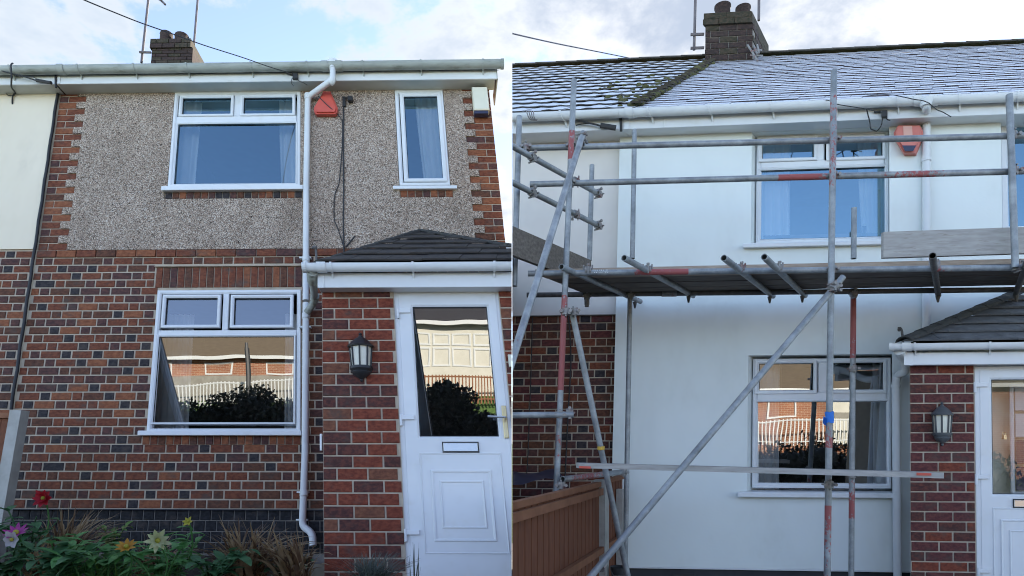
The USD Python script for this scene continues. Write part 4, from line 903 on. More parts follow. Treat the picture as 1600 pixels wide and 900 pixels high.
G().tube(bez([A.pt(494.5, 412, wp), A.pt(494, 398, wp), A.pt(493, 388, wp), A.pt(490.5, 385, wp), A.pt(488, 388, wp)]), .010, 8).put('hook_bar', 'steel_dark', t, smooth=True); G().tube([A.pt(490, 387, wp + .01), A.pt(495, 387, wp + .01)], .014, 6).put('eye', 'steel_dark', t)
# door
fr = A.rect(623.5, 450.5, 803, 912, wp); lf = A.rect(632, 455.5, 797, 906, wp); gz = A.rect(650, 477.5, 770.5, 681.5, wp)
mo = [(A.rect(659, 707, 790.5, 866, wp), .016, .006), (A.rect(675, 733.5, 773, 847, wp), .03, .009), (A.rect(688.5, 750.5, 759.5, 826, wp), .022, .007)]
mo = [((r[0], r[1], r[2], r[3]), a_, b_) for r, a_, b_ in mo]
door = panel_door(A, por, fr, lf, gz, mo, wp - .02, [A.uv(627.5, 487, wp), A.uv(632.5, 654, wp), A.uv(640, 834, wp)], A.rect(691, 690, 748.5, 707, wp))
G().box(A, A.rect(786.2, 633, 793.5, 684, wp + .02), wp - .016, wp - .002, .004).put('handle_plate', 'brass', door)
G().tube(bend([A.pt(790, 652, wp), A.pt(789.5, 652, wp + .05), A.pt(762, 650.5, wp + .05)], .02), .0095, 8).put('handle', 'chrome', door, smooth=40)
G().box(A, A.rect(794.6, 554, 803, 573, wp + .02), wp, wp + .03, .006).put('doorbell', 'cream_plastic', por)
G().box(A, (uA0 + .02, uA2 + .9, vA0, vA1), -.02, .03).put('hall', 'room', por)
# porch lantern
u_, v_ = A.uv(563, 556, wp + .05); h_ = A.uv(563, 517, wp + .05)[1] - A.uv(563, 595, wp + .05)[1]
lantern(A, u_, v_, wp, h_, 'wall_lantern', 'black half lantern with cream glass beside the left porch door', 'lantern_black', 'frosted')
t = thing('wall_tag', 'small white plastic tag in the corner by the left porch', 'tag', A.pt(502, 690, .9))
G().box(A, A.rect(500, 678, 503.2, 704, wp - .02), wp - .05, wp - .01, .003).put('tag_body', 'upvc', t)

# ------------------------------------------------------------------ left fence end, bed and flowers
t = thing('concrete_post', 'leaning grey concrete fence post at the bottom left corner', 'fence post', A.pt(10, 880, .9))
q0 = [A.pt(x, y, .9) for x, y in ((-32, 905), (-13, 905), (30, 658), (33, 641), (15, 640), (13, 655))]
f_ = np.array(q0); bk_ = f_ + np.array([-.03, .14, 0]); n = len(f_)
put('post', np.vstack([f_, bk_]), [(0, 1, 2), (0, 2, 5), (2, 3, 4), (2, 4, 5)] + [x for i in range(n) for x in ((i, n + i, n + (i + 1) % n), (i, n + (i + 1) % n, (i + 1) % n))], 'concrete', t)
t = thing('fence_panel', 'orange brown fence panel at the bottom left edge', 'fence', A.pt(-20, 880, .85))
for i in range(5):
    x1 = 19 - i * 15; r = [A.pt(x, y, .82 - .005 * (i % 2)) for x, y in ((x1 - 59, 905), (x1 - 45, 905), (x1, 646 - i), (x1 - 14.5, 646 - i))]
    r = np.array(r); put('board', np.vstack([r, r + [0, .02, 0]]), [(0, 1, 2), (0, 2, 3), (0, 4, 5), (0, 5, 1), (1, 5, 6), (1, 6, 2), (2, 6, 7), (2, 7, 3), (3, 7, 4), (3, 4, 0)], 'fence_wood', t)
r = np.array([A.pt(x, y, .84) for x, y in ((-60, 645), (22, 645), (24, 653), (-60, 653))]); put('capping', np.vstack([r, r + [0, .05, 0]]), [(3, 2, 1), (3, 1, 0), (0, 1, 5), (0, 5, 4), (3, 7, 6), (3, 6, 2), (1, 2, 6), (1, 6, 5)], 'fence_rail', t)

bx, by = np.meshgrid(np.linspace(-7.5, -.0, 60), np.linspace(3.4, 6.75, 30)); bz = .02 + .24 * np.clip((by - 3.6) / 2.4, 0, 1) + .07 * (meshkit.fbm(np.stack([bx * 2, by * 2, bx * 0], -1), 4) - .5)
k = np.arange(59 * 29); i, j = k // 59, k % 59; a = i * 60 + j
msk = ~((bx[i, j] > -2.0) & (by[i, j] > 4.2)) 
put('flower_bed', np.stack([bx, by, bz], -1).reshape(-1, 3), np.vstack([np.stack([a, a + 1, a + 61], 1), np.stack([a, a + 61, a + 60], 1)])[np.r_[msk, msk]], 'soil', smooth=True, kind='structure')

def leaf(p, d, up, ln, wd, curl=.3, n=4):
    """one pointed leaf from p along d"""
    d = np.asarray(d, float); d /= np.linalg.norm(d); sd = np.cross(d, up); sd /= np.linalg.norm(sd) + 1e-9; nn = np.cross(sd, d); q = []
    for i in range(n + 1):
        t = i / n; w = wd * (math.sin(math.pi * min(1, t * .92 + .06)) ** .8) * .5; c = p + d * ln * t - nn * curl * ln * t * t
        q += [c - sd * w + nn * w * .25, c, c + sd * w + nn * w * .25]
    f = []
    for i in range(n): f += [(3 * i, 3 * i + 1, 3 * i + 4, 3 * i + 3), (3 * i + 1, 3 * i + 2, 3 * i + 5, 3 * i + 4)]
    f = np.array(f); return np.array(q), np.vstack([f[:, [0, 1, 2]], f[:, [0, 2, 3]]])
def rdir(lo=-.1, hi=.9, toward=.35):
    a = rnd.uniform(0, 2 * math.pi); z = rnd.uniform(lo, hi); return np.array([math.cos(a), math.sin(a) - toward, z])
def leafy_plant(name, label, c, h, spread, n_leaf, lens, m, seed, group=None, single=40, cat='plant'):
    """stems carrying broad leaves; the leaves that show largest are parts"""
    rnd.seed(seed); t = thing(name, label, cat, c, group=group); c = np.array(c, float); rest = G(); ns = 7; done = 0
    for s in range(ns):
        a = rnd.uniform(0, 2 * math.pi); top = c + np.array([math.cos(a) * spread * rnd.uniform(.2, 1), math.sin(a) * spread * .6, h * rnd.uniform(.65, 1.0)])
        st = bez([c + np.array([rnd.uniform(-.04, .04), rnd.uniform(-.04, .04), -.05]), (c + top) / 2 + np.array([0, 0, h * .1]), top], 10); G().tube(st, np.linspace(.009, .004, 10), 5).put('stem', m, t)
        for i in range(n_leaf // ns):
            p = st[rnd.randint(2, 9)]; ln = rnd.uniform(*lens); v, f = leaf(p, rdir(), np.array([0, 0, 1.0]), ln, ln * .55, rnd.uniform(.1, .5))
            if done < single: put('leaf', v, f, m, t, smooth=True); done += 1
            else: rest.add(v, f)
    if rest.n: rest.put('foliage', m, t, smooth=True, kind='stuff')
    return t
def blades(name, label, c, n, ln, spread, m, seed, wd=.014, cat='grass clump', droop=1.0, m2=None, tilt=(0, 0), single=60):
    rnd.seed(seed); t = thing(name, label, cat, c); c = np.array(c, float); rest = {}
    for i in range(n):
        a = rnd.uniform(0, 2 * math.pi); out = rnd.uniform(.2, 1.0) * spread; L_ = ln * rnd.uniform(.55, 1.1); p = c + np.array([rnd.uniform(-.1, .1) * spread * 2, rnd.uniform(-.08, .08), -.02]); q = []
        dx, dy = math.cos(a) * out + tilt[0], math.sin(a) * out * .7 + tilt[1]; m_ = 8; sd = np.array([-math.sin(a), math.cos(a), .3]); sd /= np.linalg.norm(sd)
        for k in range(m_ + 1):
            s = k / m_; w = wd * (1 - s ** 2.2) * .5 + .0008; pos = p + np.array([dx * s ** 1.4, dy * s ** 1.4, L_ * (s - .5 * droop * s ** 2.6 * out / max(spread, .01))]); q += [pos - sd * w, pos + sd * w]
        f = []
        for k in range(m_): f += [(2 * k, 2 * k + 1, 2 * k + 3), (2 * k, 2 * k + 3, 2 * k + 2)]
        mm = m2 if (m2 and rnd.random() < .4) else m
        if i < single: put('blade', q, f, mm, t, smooth=True)
        else: rest.setdefault(mm, G()).add(q, f)
    for mm, g in rest.items(): g.put('blades', mm, t, smooth=True, kind='stuff')
    return t
def flower(parent, p, r, petal, n, face=(0.1, -1, .35), stem_to=None, rows=2, heart='petal_yellow', thin=.32):
    face = np.array(face, float); face /= np.linalg.norm(face); a = np.cross(face, [0, 0, 1.0]); a /= np.linalg.norm(a); b = np.cross(a, face); p = np.array(p, float)
    if stem_to is not None: G().tube(bez([p - face * .01, (p + stem_to) / 2 + np.array([.02, .03, 0]), stem_to], 12), .0055, 5).put('stem', 'leaf_mid', parent)
    for rw in range(rows):
        for k in range(n):
            th = 2 * math.pi * (k + .5 * rw) / n + rnd.uniform(-.1, .1); d = (a * math.cos(th) + b * math.sin(th)) + face * (.25 + .55 * rw)
            v, f = leaf(p + face * .003 * rw, d, face, r * (1 - .22 * rw) * rnd.uniform(.85, 1.1), r * thin * 1.6, -.12); put('petal', v, f, petal, parent, smooth=True)
    ic = trimesh.creation.icosphere(2, r * .2); ic.apply_translation(p + face * r * .16); G().mesh(ic).put('flower_heart', heart, parent, smooth=True)
def gpt(x, y, D): return CAM + ray(x, y) * D
# dahlias: each plant carries its bloom
t = leafy_plant('dahlia', 'leafy dahlia with a red bloom by the concrete post', gpt(45, 888, 4.9), .45, .28, 70, (.06, .13), 'leaf_dark', 101, 'dahlias in the flower bed')
flower(t, gpt(69, 779, 4.85), 0.0782, 'petal_red', 8, stem_to=gpt(66, 850, 4.9))
t = leafy_plant('dahlia', 'leafy dahlia with a pink and white bloom at the left edge', gpt(15, 905, 4.3), .32, .26, 80, (.06, .13), 'leaf_dark', 102, 'dahlias in the flower bed')
flower(t, gpt(26, 834, 4.2), 0.0862, 'petal_pink', 9, (.1, -.5, .8), stem_to=gpt(22, 880, 4.3), rows=1, thin=.2); flower(t, gpt(20, 843, 4.15), 0.0598, 'petal_white', 6, (.0, -1, .1), rows=1, thin=.5)
t = leafy_plant('dahlia', 'low dahlia with a single orange yellow bloom', gpt(195, 912, 4.5), .26, .26, 50, (.06, .12), 'leaf_dark', 103, 'dahlias in the flower bed')
flower(t, gpt(198, 856, 3.85), 0.0713, 'petal_orange', 9, (.1, -.5, .8), stem_to=gpt(194, 905, 4.0), rows=1, thin=.22)
t = leafy_plant('dahlia', 'bright green dahlia with a pale cream bloom and yellow bud', gpt(275, 905, 4.6), .36, .26, 60, (.07, .14), 'leaf_mid', 104, 'dahlias in the flower bed')
flower(t, gpt(246, 845, 3.85), 0.0782, 'petal_cream', 9, (.5, -.8, .2), stem_to=gpt(256, 905, 4.0), rows=2, thin=.22); flower(t, gpt(294, 815, 4.0), 0.0345, 'petal_yellow', 6, stem_to=gpt(290, 890, 4.2), rows=1)
leafy_plant('leafy_plant', 'low green plant between straw clump and orange bloom', gpt(140, 915, 4.2), .25, .3, 90, (.06, .15), 'leaf_mid', 105)
leafy_plant('leafy_plant', 'broad mid green plant below the cream bloom', gpt(255, 925, 4.1), .3, .3, 90, (.08, .16), 'leaf_mid', 110)
leafy_plant('leafy_plant', 'bushy mid green plant under the red bloom', gpt(95, 912, 4.3), .3, .3, 90, (.07, .14), 'leaf_mid', 111)
leafy_plant('leafy_plant', 'feathery bright green plant under the black plinth', gpt(176, 868, 5.4), .28, .14, 90, (.05, .09), 'leaf_lime', 106)
leafy_plant('leafy_plant', 'dark leafy plant at the foot of the left lawn edge', gpt(70, 915, 4.0), .22, .3, 90, (.06, .14), 'leaf_dark', 107)
leafy_plant('leafy_plant', 'dark low plant in front of the brown blades', gpt(330, 915, 4.2), .22, .34, 90, (.06, .14), 'leaf_dark', 108)
leafy_plant('leafy_plant', 'low dark green plant below the downpipe foot', gpt(450, 912, 4.8), .2, .3, 80, (.05, .11), 'leaf_dark', 109)
blades('straw_clump', 'tall clump of dry straw blades below the brick wall', gpt(95, 892, 5.0), 150, .62, .45, 'leaf_straw', 201, wd=.02, m2='leaf_brown', tilt=(.12, 0))
blades('straw_clump', 'wide clump of drooping tan blades below the window', gpt(385, 905, 4.7), 170, .52, .55, 'leaf_straw', 202, wd=.026, m2='leaf_brown', tilt=(.02, -.1))
blades('straw_clump', 'brown drooping blades beside the left porch corner', gpt(462, 915, 4.6), 120, .50, .36, 'leaf_straw', 203, wd=.024, m2='leaf_brown', tilt=(-.1, -.1))
blades('straw_clump', 'loose straw blades leaning out behind the orange bloom', gpt(235, 900, 4.9), 70, .42, .4, 'leaf_straw', 207, wd=.018, m2='leaf_brown', tilt=(.1, -.05))
blades('straw_clump', 'pale bent blades between red bloom and bed edge', gpt(62, 905, 4.5), 60, .36, .34, 'leaf_straw', 208, wd=.02, m2='leaf_brown', tilt=(.1, -.1))
blades('green_blades', 'arching green blades in the middle of the bed', gpt(170, 920, 4.3), 60, .34, .4, 'leaf_mid', 204, wd=.016, m2='leaf_lime')
blades('lavender', 'silvery lavender tuft at the foot of the left porch', gpt(580, 915, 3.9), 320, .22, .28, 'leaf_silver', 205, wd=.006, droop=.4, cat='plant', single=30)
blades('lavender', 'tall thin lavender sprig before the white door', gpt(648, 925, 3.9), 14, .34, .05, 'leaf_silver', 206, wd=.005, droop=.3, cat='plant')
rnd.seed(77)
gg = G()
for _ in range(1400):
    x, y = rnd.uniform(-6.8, -1.9), rnd.uniform(3.7, 5.6); v, f = leaf(np.array([x, y, .0 + .24 * min(1, max(0, (y - 3.6) / 2.4))]), rdir(.1, 1.0), np.array([0, 0, 1.0]), rnd.uniform(.04, .1), .03); gg.add(v, f)
gg.put('ground_cover', 'leaf_dark', smooth=True, kind='stuff', label='dark green ground cover between the flowers in the bed', cat='ground cover')

# ================================================================== RIGHT PLOT: freshly rendered white house behind a scaffold
SIDE[0] = 1
wE = .08
houseB = thing('white_rendered_house', 'freshly rendered white house behind the scaffold with frosted roof', 'house', B.pt(1200, 900, 0))
neighB = thing('brick_house', 'neighbouring house with pinkish render over brick beside the fence', 'house', B.pt(880, 900, 0))
uE0 = B.uv(963, 450, wE)[0]; uEnd = B.uv(2700, 450, wE)[0]; vB0 = B.uv(1200, 889, wE)[1]; vBT = B.uv(1200, 192, wE)[1]; vGr = B.uv(1200, 940, wE)[1]
uStart = B.uv(640, 450, 0)[0]
upW = B.rect(1174, 203, 1389.5, 377, wE); w2 = B.rect(1565, 184, 1690, 361, wE); loW = B.rect(1168, 554, 1394, 769, wE)
opens = shapely.union_all([rp(upW), rp(w2), rp(loW)])
G().extrude(B, Polygon([(uE0, vB0), (uEnd, vB0), (uEnd, vBT + .2), (uE0, vBT + .2)]).difference(opens), -.22, wE).put('wall', 'white_render', houseB)
G().box(B, (uE0 + .004, uEnd, vGr, vB0 - .002), -.2, wE - .03).put('plinth', 'plinth_black', houseB)
G().box(B, (uE0 + .002, uEnd, vB0 - .012, vB0 - .0015), -.1, wE + .012, .003).put('base_bead', 'upvc', houseB)
bv = B.rect(1048, 897, 1084, 903, wE); G().box(B, bv, wE - .05, wE - .02, .004).put('air_brick', 'rubber', houseB)

def win_b(outer, trans, mull, rs, sill):
    p = px_panes(B, -.02, *rs)
    return p, two_light_window(B, houseB, outer, trans, mull, p, -.008, sill, upright=up_)
o = B.rect(1181, 206, 1389, 377.5, 0); s0 = B.rect(1160, 376, 1382, 383.5, .14)
up_ = False
p, win = win_b(o, (B.uv(1285, 259)[1], B.uv(1285, 249.5)[1]), (B.uv(1275, 230)[0], B.uv(1287, 230)[0]), [(1191, 219.5, 1272, 247.5), (1297, 217.5, 1379, 245.5), (1187, 263.5, 1385.5, 372)], (s0[0], B.uv(1388, 380, .12)[0], s0[2], s0[3], .13))
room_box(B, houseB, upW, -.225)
a, b, c, d = p[2]
curtain(B, win, (a - .1, a + .25, c - .1, d + .4), -.24, 4); curtain(B, win, (b - .32, b + .06, c - .1, d + .4), -.24, 5, pull=.05)
# things standing on that window's inner ledge
t = thing('window_bar', 'dark bar and brass stay lying along the inside of the upstairs window foot', 'window stay', B.P((a + .1, c + .06, -.1))[0])
G().box(B, (a + .02, b - .02, c + .03, c + .065), -.12, -.09).put('bar', 'wood_board', t)
r = B.rect(1372, 297, 1376, 371, -.1); G().box(B, r, -.10, -.085).put('brass_strip', 'brass', t)
r = B.rect(1348, 354, 1353.5, 372, -.1); G().box(B, r, -.10, -.08).put('black_box', 'rubber', t)
w2f = B.rect(1565, 185, 1690, 361, 0); g = G().ring(B, w2f, .06, -.07, -.0); win = g.put('window', 'upvc', houseB)
k = (w2f[0] + .05, w2f[1] - .05, w2f[2] + .05, w2f[3] - .05); G().ring(B, (k[0] - .006, k[1] + .006, k[2] - .006, k[3] + .006), .01, -.025, -.012, .001, .002).put('gasket', 'gasket', win)
flush_pane(B, k, -.028, win); room_box(B, houseB, w2, -.225)
o = B.rect(1175, 559.5, 1392, 763, 0); s0 = B.rect(1153, 769, 1398, 777.5, .15)
up_ = True
p, win = win_b(o, (B.uv(1285, 625)[1], B.uv(1285, 613)[1]), (B.uv(1278, 590)[0], B.uv(1294, 590)[0]), [(1186, 568, 1271, 610), (1301, 567, 1380, 609), (1180, 627.5, 1387.5, 757)], (s0[0], B.uv(1404, 773, .13)[0], s0[2], s0[3], .15))
room_box(B, houseB, loW, -.225)
a, b, c, d = p[2]
curtain(B, win, (a - .1, a + .19, c - .1, d + .4), -.2, 4, 'net_grey', amp=.02); curtain(B, win, (b - .17, b + .1, c - .1, d + .4), -.2, 4, 'net_grey', amp=.02)

# neighbour: rendered top, brick foot
vPk = B.uv(880, 492.5)[1]
G().extrude(B, Polygon([(uStart, vPk), (uE0, vPk), (uE0, vBT + .2), (uStart, vBT + .2)]), -.22, .008).put('render_panel', 'pink_render', neighB)
G().box(B, (uStart, uE0, vGr, vPk - .002), -.22, -.007).put('wall', 'mortar', neighB)
cB = (vPk - B.uv(880, 760)[1]) / ((760 - 492.5) / 12.3)
nb = courses(B, Polygon([(uStart, vGr), (uE0 - .004, vGr), (uE0 - .004, vPk - .004), (uStart, vPk - .004)]), cB, vPk - .003, (.212, .099), .012, pick_old_b, 0.0, u_ref=.06)
nb = [q for q in nb if q[0][0] > B.uv(700, 500)[0]]
lay(B, neighB, nb, limit=300)
G().box(B, (uStart, uE0 - .002, vPk - .012, vPk - .001), -.01, .02, .003).put('bell_cast_bead', 'wood_board', neighB)

# eaves
wf_ = wE + .17
vf0, vf1 = B.uv(1200, 193, wf_)[1], B.uv(1200, 174.5, wf_)[1]
uDb = B.uv(971, 192, wf_)[0]
for par, u0, u1 in ((neighB, uStart, uDb - .003), (houseB, uDb, uEnd)):
    G().box(B, (u0, u1, vf0, vf1), wf_ - .02, wf_, .003).put('fascia', 'upvc', par)
    G().box(B, (u0, u1, vf0 + .004, vf0 + .016), -.05, wf_ - .021).put('soffit', 'upvc', par)
G().box(B, (uDb + .03, uDb + .085, vf0 - .003, vf1 + .002), wf_, wf_ + .007, .002).put('fascia_joint', 'upvc', houseB)
G().box(B, (B.uv(1037, 187, wf_)[0], B.uv(1039, 187, wf_)[0], vf0 - .001, vf1), wf_, wf_ + .005).put('fascia_joint', 'upvc_pipe', houseB)
grb = .056; gtb = B.uv(1200, 160.5, .318 + grb)[1]
gutter(B, houseB, uDb + .03, uEnd, gtb, .318, grb, 'upvc_pipe', [B.uv(x, 165, .4)[0] for x in (1010, 1105, 1203, 1304, 1402, 1500, 1592)], [B.uv(980, 170, .4)[0], B.uv(1434, 158, .4)[0], B.uv(1458, 157, .4)[0]])
gutter(B, neighB, uStart, uDb + .028, gtb, .318, grb, 'upvc_pipe', [B.uv(x, 176, .4)[0] for x in (872,)], [])
cable('black_lead', 'short black lead down the fascia joint of the white house', [B.pt(968, 182, wf_ + .01), B.pt(970, 187, wf_ + .012), B.pt(970.5, 205, wf_ + .01)], .014, n=12)

# roof: slates on this house, profiled tiles on the neighbour, ridge and hip of mossy caps between them
vEv = B.uv(1200, 163, .33)[1]
P0 = B.P((uDb, vEv, .33))[0]; wRg = -2.6
Rg = B.pt(1200, 89, wRg)
S = B.X / np.linalg.norm(B.X)
duE, dvE, dwE = B.uv(1200, 89, wRg)[0], B.uv(1200, 89, wRg)[1], wRg
T = B.P((0, dvE, dwE))[0] - B.P((0, vEv, .33))[0]; slopeL = np.linalg.norm(T); T = T / slopeL
pl = B.pt(993, 167, .33); pr_ = B.pt(1122, 92, wRg)
to_st = lambda p: np.linalg.solve(np.array([[S @ S, S @ T], [S @ T, T @ T]]), [(p - P0) @ S, (p - P0) @ T])
sl, sr = to_st(pl), to_st(pr_); sR0, sR1 = to_st(B.pt(1790, 140, .33))[0], to_st(B.pt(1760, 60, wRg))[0]
sL0 = to_st(B.pt(620, 180, .33))[0] - 1.5
slate_poly = Polygon([(sl[0], 0), (max(sR0, sR1), 0), (max(sR0, sR1), slopeL), (sr[0], slopeL)])
tile_poly = Polygon([(sL0, 0), (sl[0], 0), (sr[0], slopeL), (sL0, slopeL)])
tiles, Nb = tile_field(P0 + np.array([0, 0, 0]), S, T, slate_poly, .25, slopeL / 30, .006, .013, over=1.5, jit=.005)
TB = to_st
put('roof', np.array([P0 + sL0 * S, P0 + (max(sR0, sR1) + 5) * S, P0 + (max(sR0, sR1) + 5) * S + T * slopeL, P0 + sL0 * S + T * slopeL]) - Nb * .03, [(0, 1, 2), (0, 2, 3)], 'roof_felt', houseB)
cx = to_st(B.pt(1330, 140, 0))
def near(i): c = tiles[i][1].mean(0); return (c[1], )
put_tiles(tiles, houseB, 'frosted_slate', 'slate', 'slates', key=near)
tilesN, _ = tile_field(P0, S, T, tile_poly, .20, slopeL / 15, .010, .021, half=False, curve=.006, gap=-.003, over=1.12, jit=.002)
put_tiles(tilesN, neighB, 'frosted_tile', 'tile', 'tiling', key=lambda i: -tilesN[i][1][:, 0].min())
hip_caps(houseB, B.P((uDb, dvE, wRg))[0] + S * (sL0) + np.array([0, 0, .03]), B.P((uDb, dvE, wRg))[0] + S * max(sR0, sR1) + np.array([0, 0, .03]), 30, .09, 'ridge_tile', 'ridge_tile')
# mossy verge where the two coverings meet
rnd.seed(31); g = G()
for k in range(110):
    f = rnd.random(); p = (pl + (pr_ - pl) * f) + S * rnd.uniform(-.07, .05) + Nb * rnd.uniform(.0, .03); m = trimesh.creation.icosphere(1, rnd.uniform(.015, .04)); m.apply_scale([1.4, 1, .7]); m.apply_translation(p); g.mesh(m)
for k in range(45):
    f = rnd.random(); p = P0 + S * rnd.uniform(sl[0] - .2 - 1.4 * f, sl[0] + (sr[0] - sl[0]) * f * .9) * 1.0 + T * f * slopeL * .6 + Nb * .03; m = trimesh.creation.icosphere(1, rnd.uniform(.012, .034)); m.apply_scale([1.4, 1, .6]); m.apply_translation(p); g.mesh(m)
g.put('moss', 'moss', neighB, kind='stuff')
for k in range(26):
    f0, f1 = k / 26, (k + 1.15) / 26; q0 = pl + (pr_ - pl) * f0; q1 = pl + (pr_ - pl) * f1
    v = np.array([q0 - S * .05, q0 + S * .05, q1 + S * .05, q1 - S * .05]) + Nb * .02; v[:2] += Nb * .035; put('verge_tile', np.vstack([v, v - Nb * .02]), [(0, 1, 2), (0, 2, 3), (0, 4, 5), (0, 5, 1), (1, 5, 6), (1, 6, 2), (3, 7, 4), (3, 4, 0)], 'ridge_tile', houseB)
# chimney
ch = thing('chimney_stack', 'mossy brick chimney stack on the frosted roof ridge', 'chimney', B.pt(1140, 90, wRg + .1))
wc = wRg + .35
cr = B.rect(1101, 38, 1176, 98, wc); cap = B.rect(1099.5, 20, 1174, 38.5, wc)
G().box(B, (cr[0] + .004, cr[1] - .004, cr[2] - .5, cr[3]), wc - .75, wc - .012).put('stack', 'mortar_dark', ch)
hR = (cr[3] - cr[2]) / 6.5
bk = courses(B, rp((cr[0], cr[1], cr[2] - .1, cr[3])), hR, cr[3], (.24,), .009, lambda *_: rnd.choice(['chimney_brick', 'chimney_brick', 'chimney_brick_mossy', 'chimney_brick']), wc)
lay(B, ch, bk, limit=60, w0=wc - .02)
hC = (cap[3] - cap[2]) / 2.2
bk = [((cap[0], cap[0] + (cap[1] - cap[0]) * .33, cap[2], cap[2] + hC), 'chimney_brick_mossy', wc + .03), ((cap[0] + (cap[1] - cap[0]) * .34, cap[0] + (cap[1] - cap[0]) * .66, cap[2], cap[2] + hC), 'chimney_brick_mossy', wc + .03), ((cap[0] + (cap[1] - cap[0]) * .67, cap[1] + .02, cap[2], cap[2] + hC), 'chimney_brick_mossy', wc + .03),
      ((cap[0] + .01, cap[0] + (cap[1] - cap[0]) * .48, cap[2] + hC + .008, cap[3]), 'chimney_brick_mossy', wc + .02), ((cap[0] + (cap[1] - cap[0]) * .49, cap[1], cap[2] + hC + .008, cap[3]), 'chimney_brick_mossy', wc + .02)]
lay(B, ch, bk, w0=wc - .02)
G().box(B, (cap[0] + .006, cap[1] + .012, cap[2] + .004, cap[3] - .004), wc - .78, wc + .012).put('corbel', 'chimney_brick_mossy', ch)
sb = []
for k in range(9):
    vv = cr[3] - (k + 1) * hR; 
    for j in range(3): sb.append((vv, j))
for vv, j in sb:
    if vv < cr[2] - .2: continue
    w_a, w_b = wc - .005 - .25 * j - (.0 if int(round((cr[3] - vv) / hR)) % 2 else .11), 0
    w_b = max(w_a - .235, wc - .74); x0_ = cr[1] - .004
    q = B.P([(x0_, vv + .005, w_a), (x0_, vv + .005, w_b), (x0_, vv + hR - .005, w_b), (x0_, vv + hR - .005, w_a), (x0_ + .012, vv + .005, w_a), (x0_ + .012, vv + .005, w_b), (x0_ + .012, vv + hR - .005, w_b), (x0_ + .012, vv + hR - .005, w_a)])
    put('brick', q, [(4, 5, 6), (4, 6, 7), (0, 1, 5), (0, 5, 4), (1, 2, 6), (1, 6, 5), (2, 3, 7), (2, 7, 6), (3, 0, 4), (3, 4, 7)], rnd.choice(['chimney_brick', 'chimney_brick_mossy']), ch)
for (x0, x1, y0) in ((1116, 1142, 8.5), (1149, 1173, 11)):
    r = B.rect(x0, y0, x1, 21, wc - .35); um = (r[0] + r[1]) / 2; R = (r[1] - r[0]) / 2
    prof = [(R * .9, r[2] - .45), (R * .9, r[3] - .06), (R, r[3] - .045), (R, r[3] - .01), (R * .86, r[3]), (R * .74, r[3] - .02), (R * .7, r[2])]
    n = 16; pc = B.P((um, r[3], wc - .35))[0]
    q = [np.array([pc[0] + pp_ * math.cos(2 * math.pi * k / n), pc[1] + pp_ * math.sin(2 * math.pi * k / n), B.P((um, v, wc - .35))[0][2]]) for pp_, v in prof for k in range(n)]
    f = [(i * n + k, i * n + (k + 1) % n, (i + 1) * n + (k + 1) % n, (i + 1) * n + k) for i in range(len(prof) - 1) for k in range(n)]
    G().add(q, f).put('chimney_pot', 'chimney_brick', ch, smooth=40)
aerial('aerial_pole', 'thin aerial pole on two brackets left of the mossy chimney', B, (1084.5, 78), (1087, -12), wc - .1, [(1079, 54, 1100, 53.5), (1079, 75.5, 1100, 74.5)])
aerial('aerial_pole', 'thin aerial pole rising behind the mossy chimney right side', B, (1185.5, 32), (1186, -12), wc - .5, [])
t = thing('roof_aerial', 'small grey aerial folded against the mossy chimney foot', 'aerial', B.pt(1178, 85, wc + .1))
for (x0, y0, x1, y1, r) in ((1168, 70, 1184, 95, .014), (1178, 72, 1183, 84, .014), (1183, 70, 1186, 83, .014), (1174, 80, 1190, 78, .012), (1172, 86, 1192, 87, .010)): G().tube([B.pt(x0, y0, wc + .08), B.pt(x1, y1, wc + .14)], r, 6).put('rod', 'steel_coupler', t)
cable('overhead_cable', 'overhead cable dropping from the sky to the frosted ridge', [B.pt(770, 45, .6), B.pt(860, 66, -.4), B.pt(930, 80, -1.4), B.pt(985, 91, -2.4)], .007, 'aerial')
cable('roof_cable', 'thin black cable lying diagonally across the frosted slates', [B.pt(1150, 112, -1.4), B.pt(1240, 116, -1.05), B.pt(1290, 133, -.5), B.pt(1350, 149, .15), B.pt(1400, 149, .43), B.pt(1440, 157, .49), B.pt(1470, 174, .3), B.pt(1486, 182.5, .27)], .0042)
cable('roof_cable', 'thin black cable sagging from the slates to the clip box', [B.pt(1190, 131, -.55), B.pt(1270, 153, .1), B.pt(1300, 160, .5), B.pt(1352, 170, .42), B.pt(1372, 175, .3)], .0042)
t = thing('cable_clip', 'small square black clip box on the white house fascia', 'cable clip', B.pt(1381, 177, wf_))
G().box(B, B.rect(1377, 171.5, 1386, 182, wf_ + .04), wf_, wf_ + .04, .006).put('clip_body', 'rubber', t); G().tube(bez([B.pt(1379, 181, wf_ + .02), B.pt(1377, 196, wf_), B.pt(1370, 205, wf_ - .05), B.pt(1361, 202, wf_), B.pt(1358, 185, wf_ + .01), B.pt(1354, 171, wf_ + .1)]), .006, 5).put('lead', 'rubber', t)
G().tube([B.pt(1366, 175, wf_ + .02), B.pt(1376, 174, wf_ + .02)], .01, 5).put('clamp', 'rubber', t); G().tube(bez([B.pt(1385, 181, wf_ + .02), B.pt(1387, 187, wf_), B.pt(1391, 188, wf_)]), .005, 5).put('lead', 'rubber', t)
t = thing('cable_joint', 'black cable joint box slung under the right gutter', 'cable joint', B.pt(950, 198, wf_))
G().tube([B.pt(938, 196, wf_ + .04), B.pt(962.5, 200, wf_ + .04)], .027, 8).put('sleeve', 'rubber', t); G().tube(bez([B.pt(898, 188, wf_ + .05), B.pt(915, 191, wf_ + .05), B.pt(938, 196.5, wf_ + .04)]), .009, 6).put('lead', 'rubber', t)
